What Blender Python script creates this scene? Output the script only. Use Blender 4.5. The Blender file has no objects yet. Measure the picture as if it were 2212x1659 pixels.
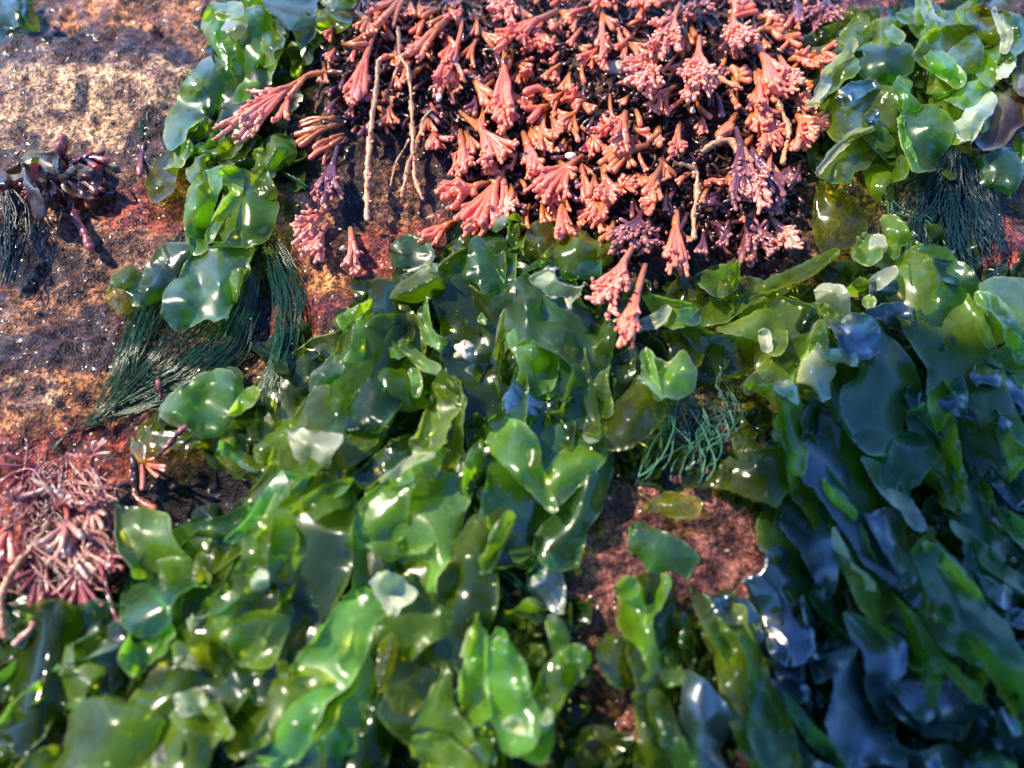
import bpy, math, random
import numpy as np
from mathutils import Vector
from mathutils.geometry import delaunay_2d_cdt

# ------------------------------------------------------------------ camera, sky, sun, exposure
scene = bpy.context.scene
COL = scene.collection
THETA = math.radians(28)          # tilt of the lens axis away from straight down
DIST = 0.32                       # metres from the lens to the rock
CAM = np.array([0.0, -DIST * math.sin(THETA), DIST * math.cos(THETA)])
FWD = np.array([0.0, math.sin(THETA), -math.cos(THETA)])
UPV = np.array([0.0, math.cos(THETA), math.sin(THETA)])
LENS = 26.0
FPX = 2212 * LENS / 36.0

cam_data = bpy.data.cameras.new("camera")
cam = bpy.data.objects.new("camera", cam_data)
COL.objects.link(cam)
cam.location = CAM
cam.rotation_euler = (THETA, 0, 0)
cam_data.lens = LENS
cam_data.sensor_width = 36
cam_data.clip_start = 0.005
cam_data.clip_end = 200
cam_data.dof.use_dof = True
cam_data.dof.focus_distance = 0.352
cam_data.dof.aperture_fstop = 4.6
scene.camera = cam

SUN_DIR = Vector((-0.62, 0.30, 0.72)).normalized()
world = bpy.data.worlds.new("World")
scene.world = world
world.use_nodes = True
wn = world.node_tree
wn.nodes.clear()
w_out = wn.nodes.new("ShaderNodeOutputWorld")
w_bg = wn.nodes.new("ShaderNodeBackground")
w_sky = wn.nodes.new("ShaderNodeTexSky")
w_sky.sky_type = 'NISHITA'
w_sky.sun_disc = False
w_sky.sun_elevation = math.asin(SUN_DIR.z)
w_sky.sun_rotation = math.atan2(SUN_DIR.x, SUN_DIR.y)
w_sky.air_density = 1.0
w_sky.dust_density = 0.0
w_sky.ozone_density = 5.0
w_bg.inputs["Strength"].default_value = 0.15
w_tint = wn.nodes.new("ShaderNodeMix")      # daylight white balance: blue sky against a warm sun
w_tint.data_type = 'RGBA'
w_tint.blend_type = 'MULTIPLY'
w_tint.inputs[0].default_value = 1.0
w_tint.inputs[7].default_value = (.58, .88, 1.42, 1)
wn.links.new(w_sky.outputs[0], w_tint.inputs[6])
wn.links.new(w_tint.outputs[2], w_bg.inputs[0])
wn.links.new(w_bg.outputs[0], w_out.inputs[0])

sun_data = bpy.data.lights.new("sun", 'SUN')
sun_data.energy = 5.0
sun_data.angle = math.radians(0.55)
sun_data.color = (1.0, 0.90, 0.70)
sun = bpy.data.objects.new("sun", sun_data)
COL.objects.link(sun)
sun.location = (-2, 1, 3)
sun.rotation_euler = SUN_DIR.to_track_quat('Z', 'Y').to_euler()

scene.view_settings.view_transform = 'Standard'
scene.view_settings.look = 'None'
scene.view_settings.gamma = 1
scene.view_settings.exposure = 1.05
scene.cycles.max_bounces = 10
scene.cycles.transparent_max_bounces = 16
scene.cycles.sample_clamp_indirect = 6.0
scene.cycles.use_denoising = True

rng = random.Random(11)
nrng = np.random.RandomState(5)

# ------------------------------------------------------------------ picture coordinates -> rock
TILES = {k: ((i % 3) * 2212 / 3.0, (i // 3) * 553.0) for i, k in enumerate('ABCDEFGHI')}


def tp(tile, x, y):
    ox, oy = TILES[tile]
    return (ox + x / 3.0, oy + y / 3.0)


_ang = nrng.uniform(0, 6.283, 14)
_ph = nrng.uniform(0, 6.283, 14)
_wl = np.array([.45, .33, .25, .19, .15, .12, .09, .075, .06, .05, .042, .036, .03, .026])
_am = np.array([3., 2.4, 2.2, 1.6, 1.5, 1.2, 1.0, .8, .7, .6, .5, .45, .35, .3]) * 0.001


def rockz(x, y):
    """gentle undulation of the rock, metres"""
    z = np.zeros_like(x)
    for a, p, w, m in zip(_ang, _ph, _wl, _am):
        z = z + m * np.sin((x * math.cos(a) + y * math.sin(a)) * 6.283 / w + p)
    return z


def unproj(P, h):
    """pixels of the 2212 x 1659 picture + height over the rock (m) -> world points"""
    P = np.asarray(P, float).reshape(-1, 2)
    h = np.broadcast_to(np.asarray(h, float), (len(P),))
    d = FWD[None] + np.array([1.0, 0, 0])[None] * ((P[:, :1] - 1106) / FPX) + UPV[None] * ((829.5 - P[:, 1:]) / FPX)
    z = np.zeros(len(P))
    for _ in range(5):
        t = (z + h - CAM[2]) / d[:, 2]
        q = CAM[None] + d * t[:, None]
        z = rockz(q[:, 0], q[:, 1])
    t = (z + h - CAM[2]) / d[:, 2]
    return CAM[None] + d * t[:, None]


def proj(W):
    v = W - CAM[None]
    dz = v @ FWD
    dz = np.where(np.abs(dz) < 1e-4, 1e-4, dz)
    return np.stack([1106 + FPX * (v[:, 0] / dz), 829.5 - FPX * ((v @ UPV) / dz)], 1), dz


def vnoise(p, seed=0):
    """value noise, p (n,2) -> (-1..1)"""
    p = np.asarray(p, float)
    i = np.floor(p).astype(np.int64)
    f = p - i
    f = f * f * (3 - 2 * f)

    def hsh(ix, iy):
        n = (ix * 374761393 + iy * 668265263 + seed * 1442695041) & 0x7fffffff
        n = ((n ^ (n >> 13)) * 1274126177) & 0x7fffffff
        return ((n ^ (n >> 16)) & 0xffff) / 32767.5 - 1
    a = hsh(i[:, 0], i[:, 1]); b = hsh(i[:, 0] + 1, i[:, 1])
    c = hsh(i[:, 0], i[:, 1] + 1); d = hsh(i[:, 0] + 1, i[:, 1] + 1)
    return (a * (1 - f[:, 0]) + b * f[:, 0]) * (1 - f[:, 1]) + (c * (1 - f[:, 0]) + d * f[:, 0]) * f[:, 1]


# ------------------------------------------------------------------ object helpers
def empty(name, loc):
    o = bpy.data.objects.new(name, None)
    o.empty_display_size = 0.01
    o.location = loc
    COL.objects.link(o)
    return o


def tag(o, label, cat, group=None, kind=None):
    if label: o["label"] = label
    if cat: o["category"] = cat
    if group: o["group"] = group
    if kind: o["kind"] = kind
    return o


def mesh_obj(name, V, F, mat, parent=None, attrs=None, smooth=True, origin=None):
    V = np.asarray(V, float)
    if parent is not None:
        org = np.array(parent_world(parent))
    else:
        org = np.array(origin) if origin is not None else V.mean(0)
    me = bpy.data.meshes.new(name)
    me.from_pydata((V - org).tolist(), [], F)
    if smooth:
        me.polygons.foreach_set("use_smooth", [True] * len(me.polygons))
    for k, arr in (attrs or {}).items():
        arr = np.asarray(arr, np.float32)
        if arr.ndim == 1:
            at = me.attributes.new(k, 'FLOAT', 'POINT')
            at.data.foreach_set("value", arr)
        else:
            at = me.attributes.new(k, 'FLOAT_COLOR', 'POINT')
            at.data.foreach_set("color", np.concatenate([arr[:, :3], np.ones((len(arr), 1), np.float32)], 1).ravel())
    me.materials.append(mat)
    me.update()
    o = bpy.data.objects.new(name, me)
    COL.objects.link(o)
    if parent is None:
        o.location = org
    else:
        o.parent = parent
    return o


def parent_world(o):
    v = Vector(o.location)
    while o.parent:
        o = o.parent
        v += o.location
    return v


class Shape:
    """collects tubes and pebbles into one mesh"""
    def __init__(self):
        self.V, self.F, self.T, self.n = [], [], [], 0

    def add(self, V, F, T):
        self.V.append(V); self.T.append(T)
        self.F += [[i + self.n for i in f] for f in F]
        self.n += len(V)

    def tube(self, pts, rad, k=7, t0=0.0, t1=1.0, rough=0.0, seed=0, cap=True):
        pts = np.asarray(pts, float); rad = np.asarray(rad, float)
        T = np.linspace(t0, t1, len(pts))
        if cap:   # rounded tip
            d = pts[-1] - pts[-2]; d /= (np.linalg.norm(d) + 1e-12)
            r = rad[-1]
            ex = [pts[-1] + d * r * s for s in (.5, .85, 1.0)]
            pts = np.vstack([pts] + ex)
            rad = np.concatenate([rad, [r * .86, r * .52, r * .12]])
            T = np.concatenate([T, [t1] * 3])
        n = len(pts)
        tan = np.gradient(pts, axis=0)
        tan /= (np.linalg.norm(tan, axis=1)[:, None] + 1e-12)
        ref = np.array([0, 0, 1.0]) if abs(tan[0, 2]) < .9 else np.array([1.0, 0, 0])
        V = np.zeros((n, k, 3))
        a = np.arange(k) * 6.2832 / k
        u = np.cross(tan[0], ref); u /= np.linalg.norm(u)
        for i in range(n):
            u = u - tan[i] * (u @ tan[i]); u /= (np.linalg.norm(u) + 1e-12)
            w = np.cross(tan[i], u)
            rr = rad[i] * (1 + rough * np.sin(a * 2 + i * 1.7 + seed) * np.sin(i * 2.3 + seed * 1.3))
            V[i] = pts[i] + (np.cos(a) * rr)[:, None] * u + (np.sin(a) * rr)[:, None] * w
        F = []
        for i in range(n - 1):
            for j in range(k):
                F.append([i * k + j, i * k + (j + 1) % k, (i + 1) * k + (j + 1) % k, (i + 1) * k + j])
        F.append([(n - 1) * k + j for j in range(k)])
        self.add(V.reshape(-1, 3), F, np.repeat(T, k))

    def build(self, name, mat, parent=None, origin=None):
        return mesh_obj(name, np.vstack(self.V), self.F, mat, parent, {"t": np.concatenate(self.T)}, origin=origin)


# ------------------------------------------------------------------ materials
def new_mat(name):
    m = bpy.data.materials.new(name)
    m.use_nodes = True
    m.node_tree.nodes.clear()
    return m, m.node_tree.nodes, m.node_tree.links


def nd(nodes, typ, **kw):
    n = nodes.new(typ)
    for k, v in kw.items():
        if k in n.inputs:
            n.inputs[k].default_value = v
        else:
            setattr(n, k, v)
    return n


def mixrgb(nodes, links, fac, a, b, blend='MIX'):
    m = nodes.new("ShaderNodeMix")
    m.data_type = 'RGBA'
    m.blend_type = blend
    for sock, v in ((m.inputs[0], fac), (m.inputs[6], a), (m.inputs[7], b)):
        if hasattr(v, "links"):
            links.new(v, sock)
        elif isinstance(v, (int, float)):
            sock.default_value = v
        else:
            sock.default_value = (*v, 1)
    return m.outputs[2]


def ramp(nodes, links, src, stops):
    r = nodes.new("ShaderNodeValToRGB")
    e = r.color_ramp.elements
    while len(e) < len(stops):
        e.new(0.5)
    for i, (p, c) in enumerate(stops):
        e[i].position = p
        e[i].color = (*c, 1) if not isinstance(c, (int, float)) else (c, c, c, 1)
    links.new(src, r.inputs[0])
    return r.outputs[0]


def blade_mat(name, col, trans, see, edge, gloss=.16, blotch=.5, spec=1.0):
    """thin wet leaf: reflects, lets light through, lets a little be seen through"""
    m, N, L = new_mat(name)
    out = nd(N, "ShaderNodeOutputMaterial")
    tc = nd(N, "ShaderNodeTexCoord")
    info = nd(N, "ShaderNodeObjectInfo")
    mp = nd(N, "ShaderNodeVectorMath", operation='ADD')
    L.new(tc.outputs["Object"], mp.inputs[0])
    L.new(info.outputs["Random"], mp.inputs[1])
    n1 = nd(N, "ShaderNodeTexNoise", Scale=55.0, Detail=4.0, Roughness=.6)
    L.new(mp.outputs[0], n1.inputs["Vector"])
    n2 = nd(N, "ShaderNodeTexNoise", Scale=700.0, Detail=3.0)
    L.new(mp.outputs[0], n2.inputs["Vector"])
    ed = nd(N, "ShaderNodeAttribute", attribute_name="edge")
    hsv = nd(N, "ShaderNodeHueSaturation")
    hr = nd(N, "ShaderNodeMapRange"); hr.inputs[3].default_value = .465; hr.inputs[4].default_value = .52
    L.new(info.outputs["Random"], hr.inputs[0]); L.new(hr.outputs[0], hsv.inputs["Hue"])
    rv = nd(N, "ShaderNodeMath", operation='MULTIPLY'); rv.inputs[1].default_value = 7.31
    fc = nd(N, "ShaderNodeMath", operation='FRACT')
    L.new(info.outputs["Random"], rv.inputs[0]); L.new(rv.outputs[0], fc.inputs[0])
    lv = nd(N, "ShaderNodeMapRange"); lv.inputs[3].default_value = .68; lv.inputs[4].default_value = 1.4
    L.new(fc.outputs[0], lv.inputs[0])
    vr = nd(N, "ShaderNodeMapRange"); vr.inputs[1].default_value = .3; vr.inputs[2].default_value = .7
    vr.inputs[3].default_value = 1 - blotch; vr.inputs[4].default_value = 1 + blotch
    L.new(n1.outputs[0], vr.inputs[0])
    vm = nd(N, "ShaderNodeMath", operation='MULTIPLY'); L.new(vr.outputs[0], vm.inputs[0]); L.new(lv.outputs[0], vm.inputs[1])
    L.new(vm.outputs[0], hsv.inputs["Value"])
    base = mixrgb(N, L, ed.outputs["Fac"], col, edge)
    fine = ramp(N, L, n2.outputs[0], [(.35, .82), (.7, 1.1)])
    base = mixrgb(N, L, 1.0, base, fine, 'MULTIPLY')
    n4 = nd(N, "ShaderNodeTexVoronoi", Scale=620.0)          # grit and tiny bubbles caught on the leaf
    L.new(mp.outputs[0], n4.inputs["Vector"])
    gd = ramp(N, L, n4.outputs["Distance"], [(.10, 1.0), (.17, 0.0)])
    gs = ramp(N, L, n4.outputs["Color"], [(.72, 0.0), (.78, .75)])
    gm = nd(N, "ShaderNodeMath", operation='MULTIPLY'); L.new(gd, gm.inputs[0]); L.new(gs, gm.inputs[1])
    base = mixrgb(N, L, gm.outputs[0], base, (.55, .60, .42))
    L.new(base, hsv.inputs["Color"])
    tcol = mixrgb(N, L, ed.outputs["Fac"], trans, edge)
    bm = nd(N, "ShaderNodeBump", Strength=.13, Distance=.0010)
    n3 = nd(N, "ShaderNodeTexNoise", Scale=1.0, Detail=4.0, Roughness=.55)     # long fine wrinkles
    wr = nd(N, "ShaderNodeMapping")
    wr.inputs["Scale"].default_value = (300.0, 52.0, 120.0)
    ra = nd(N, "ShaderNodeMapRange"); ra.inputs[3].default_value = -.7; ra.inputs[4].default_value = .7
    L.new(info.outputs["Random"], ra.inputs[0])
    rc = nd(N, "ShaderNodeCombineXYZ"); L.new(ra.outputs[0], rc.inputs[2])
    rt = nd(N, "ShaderNodeVectorRotate", rotation_type='EULER_XYZ')
    L.new(mp.outputs[0], rt.inputs["Vector"]); L.new(rc.outputs[0], rt.inputs["Rotation"])
    L.new(rt.outputs[0], wr.inputs["Vector"])
    L.new(wr.outputs[0], n3.inputs["Vector"])
    L.new(n3.outputs[0], bm.inputs["Height"])
    dif = nd(N, "ShaderNodeBsdfDiffuse"); L.new(hsv.outputs[0], dif.inputs[0]); L.new(bm.outputs[0], dif.inputs["Normal"])
    trl = nd(N, "ShaderNodeBsdfTranslucent")
    hs2 = nd(N, "ShaderNodeHueSaturation"); L.new(tcol, hs2.inputs["Color"])
    L.new(hr.outputs[0], hs2.inputs["Hue"]); L.new(vm.outputs[0], hs2.inputs["Value"]); L.new(hs2.outputs[0], trl.inputs[0])
    mx = nd(N, "ShaderNodeMixShader"); mx.inputs[0].default_value = .55
    L.new(dif.outputs[0], mx.inputs[1]); L.new(trl.outputs[0], mx.inputs[2])
    tr = nd(N, "ShaderNodeBsdfTransparent"); tr.inputs[0].default_value = (*[min(1, c * 2.2 + .12) for c in trans], 1)
    mx2 = nd(N, "ShaderNodeMixShader"); mx2.inputs[0].default_value = see
    L.new(mx.outputs[0], mx2.inputs[1]); L.new(tr.outputs[0], mx2.inputs[2])
    gl = nd(N, "ShaderNodeBsdfGlossy"); gl.inputs["Color"].default_value = (1, 1, 1, 1)
    rr = nd(N, "ShaderNodeMapRange"); rr.inputs[3].default_value = gloss * .6; rr.inputs[4].default_value = gloss * 1.6
    L.new(n1.outputs[0], rr.inputs[0])
    r2 = nd(N, "ShaderNodeMath", operation='MULTIPLY'); r2.inputs[1].default_value = 3.77
    r3 = nd(N, "ShaderNodeMath", operation='FRACT'); L.new(info.outputs["Random"], r2.inputs[0]); L.new(r2.outputs[0], r3.inputs[0])
    r4 = nd(N, "ShaderNodeMapRange"); r4.inputs[3].default_value = .75; r4.inputs[4].default_value = 1.6
    L.new(r3.outputs[0], r4.inputs[0])
    r5 = nd(N, "ShaderNodeMath", operation='MULTIPLY'); L.new(rr.outputs[0], r5.inputs[0]); L.new(r4.outputs[0], r5.inputs[1])
    L.new(r5.outputs[0], gl.inputs["Roughness"])
    L.new(bm.outputs[0], gl.inputs["Normal"])
    lw = nd(N, "ShaderNodeLayerWeight", Blend=.5); L.new(bm.outputs[0], lw.inputs["Normal"])
    pw = nd(N, "ShaderNodeMath", operation='POWER'); L.new(lw.outputs["Facing"], pw.inputs[0]); pw.inputs[1].default_value = 4.5
    fm = nd(N, "ShaderNodeMath", operation='MULTIPLY_ADD'); fm.use_clamp = True
    L.new(pw.outputs[0], fm.inputs[0]); fm.inputs[1].default_value = .9; fm.inputs[2].default_value = .055 * spec
    sp = nd(N, "ShaderNodeMapRange"); sp.inputs[3].default_value = .03 * spec; sp.inputs[4].default_value = .065 * spec
    L.new(fc.outputs[0], sp.inputs[0]); L.new(sp.outputs[0], fm.inputs[2])
    mx3 = nd(N, "ShaderNodeMixShader")
    L.new(fm.outputs[0], mx3.inputs[0]); L.new(mx2.outputs[0], mx3.inputs[1]); L.new(gl.outputs[0], mx3.inputs[2])
    L.new(mx3.outputs[0], out.inputs[0])
    return m


MB = {
    'g': blade_mat("sea_lettuce_green", (.092, .162, .008), (.310, .540, .005), .28, (.30, .42, .10), .20, .5, .62),
    'l': blade_mat("sea_lettuce_bright", (.110, .235, .018), (.32, .62, .010), .22, (.55, .58, .28), .24, .4, .7),
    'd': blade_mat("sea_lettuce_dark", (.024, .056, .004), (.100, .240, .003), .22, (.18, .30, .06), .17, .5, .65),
    'o': blade_mat("sea_lettuce_olive", (.085, .120, .010), (.36, .40, .006), .44, (.34, .38, .08), .20, .5, .6),
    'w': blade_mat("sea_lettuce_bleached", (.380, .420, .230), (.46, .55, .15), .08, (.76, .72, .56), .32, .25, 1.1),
    't': blade_mat("sea_lettuce_teal", (.045, .108, .022), (.150, .390, .020), .26, (.26, .40, .16), .25, .5, .95),
    'b': blade_mat("sea_lettuce_sky_shade", (.009, .042, .042), (.026, .130, .065), .16, (.18, .30, .20), .26, .5, 3.3),  # dark blue-green puts shade and sky reflection into the leaf colour
    'r': blade_mat("dark_red_leaf", (.022, .008, .011), (.09, .018, .012), .06, (.06, .022, .026), .20, .6, .55),
    'k': blade_mat("kelp_brown", (.055, .034, .016), (.12, .06, .012), .06, (.10, .07, .03), .28, .6),
}
MBED = blade_mat("sea_lettuce_shade_underlayer", (.010, .042, .006), (.030, .130, .004), .12, (.07, .15, .03), .22, .6, .6)  # near-black green carries the deep shade of the gaps in its colour


def wet_mat(name, stops, rough=.22, bump=.4, scale=900.0, sss=.12, coat=.35, dark=.74, spec=.5):
    """fleshy wet alga: colour runs along the branch (attribute t)"""
    m, N, L = new_mat(name)
    out = nd(N, "ShaderNodeOutputMaterial")
    p = nd(N, "ShaderNodeBsdfPrincipled")
    at = nd(N, "ShaderNodeAttribute", attribute_name="t")
    tc = nd(N, "ShaderNodeTexCoord")
    n1 = nd(N, "ShaderNodeTexNoise", Scale=160.0, Detail=4.0)
    L.new(tc.outputs["Object"], n1.inputs["Vector"])
    n2 = nd(N, "ShaderNodeTexNoise", Scale=scale, Detail=3.0)
    L.new(tc.outputs["Object"], n2.inputs["Vector"])
    ad = nd(N, "ShaderNodeMath", operation='MULTIPLY_ADD')
    L.new(n1.outputs[0], ad.inputs[0]); ad.inputs[1].default_value = .5
    sb = nd(N, "ShaderNodeMath", operation='SUBTRACT'); L.new(at.outputs["Fac"], sb.inputs[0]); sb.inputs[1].default_value = .25
    L.new(sb.outputs[0], ad.inputs[2])
    c = ramp(N, L, ad.outputs[0], stops)
    v = ramp(N, L, n2.outputs[0], [(.3, dark), (.65, 1.1)])
    c = mixrgb(N, L, 1.0, c, v, 'MULTIPLY')
    info = nd(N, "ShaderNodeObjectInfo")
    hsv = nd(N, "ShaderNodeHueSaturation")
    mr = nd(N, "ShaderNodeMapRange"); mr.inputs[3].default_value = .8; mr.inputs[4].default_value = 1.15
    L.new(info.outputs["Random"], mr.inputs[0]); L.new(mr.outputs[0], hsv.inputs["Value"])
    L.new(c, hsv.inputs["Color"])
    L.new(hsv.outputs[0], p.inputs["Base Color"])
    p.inputs["Roughness"].default_value = rough
    p.inputs["Specular IOR Level"].default_value = spec
    p.inputs["Subsurface Weight"].default_value = sss
    p.inputs["Subsurface Radius"].default_value = (1.0, .35, .2)
    p.inputs["Subsurface Scale"].default_value = .0012
    p.inputs["Coat Weight"].default_value = coat
    p.inputs["Coat Roughness"].default_value = .07
    bm = nd(N, "ShaderNodeBump", Strength=bump, Distance=.0006)
    L.new(n2.outputs[0], bm.inputs["Height"])
    L.new(bm.outputs[0], p.inputs["Normal"]); L.new(bm.outputs[0], p.inputs["Coat Normal"])
    L.new(p.outputs[0], out.inputs[0])
    return m


MR = {
    'pink': wet_mat("pink_alga", [(0.0, (.30, .110, .035)), (.30, (.60, .150, .055)), (.55, (.82, .155, .068)), (1.0, (.88, .215, .120))]),
    'pale': wet_mat("pale_pink_alga", [(0.0, (.30, .13, .05)), (.4, (.64, .17, .085)), (.75, (.84, .20, .115)), (1.0, (.86, .31, .205))]),
    'orange': wet_mat("orange_alga", [(0.0, (.16, .060, .020)), (.4, (.44, .140, .036)), (.8, (.70, .190, .065)), (1.0, (.85, .260, .140))]),
    'purple': wet_mat("purple_alga", [(0.0, (.060, .022, .020)), (.55, (.105, .030, .042)), (.85, (.17, .050, .060)), (1.0, (.46, .160, .120))]),
    'dark': wet_mat("dark_tangle", [(0.0, (.024, .010, .009)), (.5, (.070, .022, .018)), (.85, (.20, .055, .032)), (1.0, (.38, .11, .055))]),
    'string': wet_mat("string_alga", [(0.0, (.26, .150, .065)), (.5, (.50, .250, .120)), (1.0, (.60, .280, .140))], bump=.8),
    'cream': wet_mat("cream_coralline", [(0.0, (.20, .035, .030)), (.4, (.40, .11, .08)), (.75, (.52, .24, .16)), (1.0, (.62, .40, .28))]),
    'wine': wet_mat("wine_alga", [(0.0, (.050, .010, .014)), (.5, (.16, .026, .028)), (1.0, (.36, .090, .075))]),
    'hair': wet_mat("green_hair_alga", [(0.0, (.006, .026, .012)), (.5, (.008, .050, .018)), (1.0, (.030, .120, .036))], rough=.22, sss=0, bump=.1, coat=0, spec=.4),
    'shade_hair': wet_mat("shaded_hair_alga", [(0.0, (.003, .010, .014)), (.5, (.005, .020, .026)), (1.0, (.012, .045, .050))], rough=.24, sss=0, bump=.1, coat=0, spec=.22),  # hair colour darkened to blue-black for the shade it hangs in
    'teal': wet_mat("teal_hair_alga", [(0.0, (.008, .030, .032)), (.5, (.020, .095, .050)), (1.0, (.09, .27, .11))], rough=.35, sss=0, bump=.2, coat=.25),
}


def plain_wet(name, c0, c1, rough=.35, scale=500, bump=.6):
    m, N, L = new_mat(name)
    out = nd(N, "ShaderNodeOutputMaterial")
    p = nd(N, "ShaderNodeBsdfPrincipled")
    tc = nd(N, "ShaderNodeTexCoord")
    n = nd(N, "ShaderNodeTexNoise", Scale=float(scale), Detail=5.0)
    L.new(tc.outputs["Object"], n.inputs["Vector"])
    c = ramp(N, L, n.outputs[0], [(.35, c0), (.68, c1)])
    L.new(c, p.inputs["Base Color"])
    p.inputs["Roughness"].default_value = rough
    bm = nd(N, "ShaderNodeBump", Strength=bump, Distance=.0005)
    L.new(n.outputs[0], bm.inputs["Height"]); L.new(bm.outputs[0], p.inputs["Normal"])
    L.new(p.outputs[0], out.inputs[0])
    return m


M_SHELL = plain_wet("shell_chip", (.55, .47, .34), (.80, .76, .66))
M_CRUMB = plain_wet("sand_crumb", (.40, .30, .17), (.72, .60, .42), scale=700)


def water_mat():
    m, N, L = new_mat("water_drop")
    out = nd(N, "ShaderNodeOutputMaterial")
    gl = nd(N, "ShaderNodeBsdfGlossy"); gl.inputs["Roughness"].default_value = .06
    tr = nd(N, "ShaderNodeBsdfTransparent")
    fr = nd(N, "ShaderNodeFresnel", IOR=1.6)
    mx = nd(N, "ShaderNodeMixShader")
    L.new(fr.outputs[0], mx.inputs[0]); L.new(tr.outputs[0], mx.inputs[1]); L.new(gl.outputs[0], mx.inputs[2])
    L.new(mx.outputs[0], out.inputs[0])
    return m


M_WATER = water_mat()


def rock_mat():
    m, N, L = new_mat("wet_rock")
    out = nd(N, "ShaderNodeOutputMaterial")
    p = nd(N, "ShaderNodeBsdfPrincipled")
    tc = nd(N, "ShaderNodeTexCoord")
    at = nd(N, "ShaderNodeAttribute", attribute_name="tint")
    n1 = nd(N, "ShaderNodeTexNoise", Scale=75.0, Detail=6.0, Roughness=.65)
    n2 = nd(N, "ShaderNodeTexNoise", Scale=420.0, Detail=6.0, Roughness=.7)
    n3 = nd(N, "ShaderNodeTexVoronoi", Scale=800.0)
    n4 = nd(N, "ShaderNodeTexNoise", Scale=1500.0, Detail=3.0)
    for n in (n1, n2, n3, n4):
        L.new(tc.outputs["Object"], n.inputs["Vector"])
    d = ramp(N, L, n1.outputs[0], [(.40, (.26, .18, .20)), (.50, (.80, .72, .68)), (.60, (1.35, 1.2, 1.0))])
    c = mixrgb(N, L, 1.0, at.outputs["Color"], d, 'MULTIPLY')
    g = ramp(N, L, n2.outputs[0], [(.41, (.16, .12, .14)), (.5, (.85, .8, .75)), (.60, (1.9, 1.75, 1.5))])
    c = mixrgb(N, L, 1.0, c, g, 'MULTIPLY')
    L.new(c, p.inputs["Base Color"])
    rg = ramp(N, L, n1.outputs[0], [(.3, .35), (.7, .6)])
    L.new(rg, p.inputs["Roughness"])
    p.inputs["Coat Weight"].default_value = .42
    p.inputs["Coat Roughness"].default_value = .045
    p.inputs["Coat IOR"].default_value = 1.4
    p.inputs["Specular IOR Level"].default_value = .3
    b1 = nd(N, "ShaderNodeBump", Strength=1.0, Distance=.0045)
    L.new(n2.outputs[0], b1.inputs["Height"])
    b2 = nd(N, "ShaderNodeBump", Strength=.9, Distance=.0016)
    L.new(n3.outputs["Distance"], b2.inputs["Height"]); L.new(b1.outputs[0], b2.inputs["Normal"])
    b3 = nd(N, "ShaderNodeBump", Strength=.8, Distance=.0008)
    L.new(n4.outputs[0], b3.inputs["Height"]); L.new(b2.outputs[0], b3.inputs["Normal"])
    L.new(b3.outputs[0], p.inputs["Normal"])
    n5 = nd(N, "ShaderNodeTexNoise", Scale=330.0, Detail=1.0, Roughness=.4)
    L.new(tc.outputs["Object"], n5.inputs["Vector"])
    b4 = nd(N, "ShaderNodeBump", Strength=1.0, Distance=.0016)
    L.new(n5.outputs[0], b4.inputs["Height"])
    L.new(b4.outputs[0], p.inputs["Coat Normal"])
    L.new(p.outputs[0], out.inputs[0])
    return m


M_ROCK = rock_mat()

# ------------------------------------------------------------------ the rock
def axis(lo, hi, step, far):
    core = np.arange(lo, hi + 1e-9, step)
    g = [step * 1.35 ** k for k in range(1, 60)]
    s = np.cumsum(g)
    s = s[s < far]
    return np.concatenate([(lo - s)[::-1], core, hi + s])


def pix_blobs(P, blobs, base, seed=3):
    """tint patches of the rock: pigment, and black painted in for shade"""
    wob = np.stack([vnoise(P / 60, seed), vnoise(P / 60 + 31, seed + 1)], 1) * 34 + \
        np.stack([vnoise(P / 17, seed + 2), vnoise(P / 17 + 31, seed + 4)], 1) * 14
    Q = P + wob
    c = np.tile(np.array(base, float), (len(P), 1))
    for x, y, rx, ry, col in blobs:
        e = ((Q[:, 0] - x) / rx) ** 2 + ((Q[:, 1] - y) / ry) ** 2
        k = np.clip(1.35 - e, 0, .7) / .7
        c = c * (1 - k[:, None]) + np.array(col)[None] * k[:, None]
    return c


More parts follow.
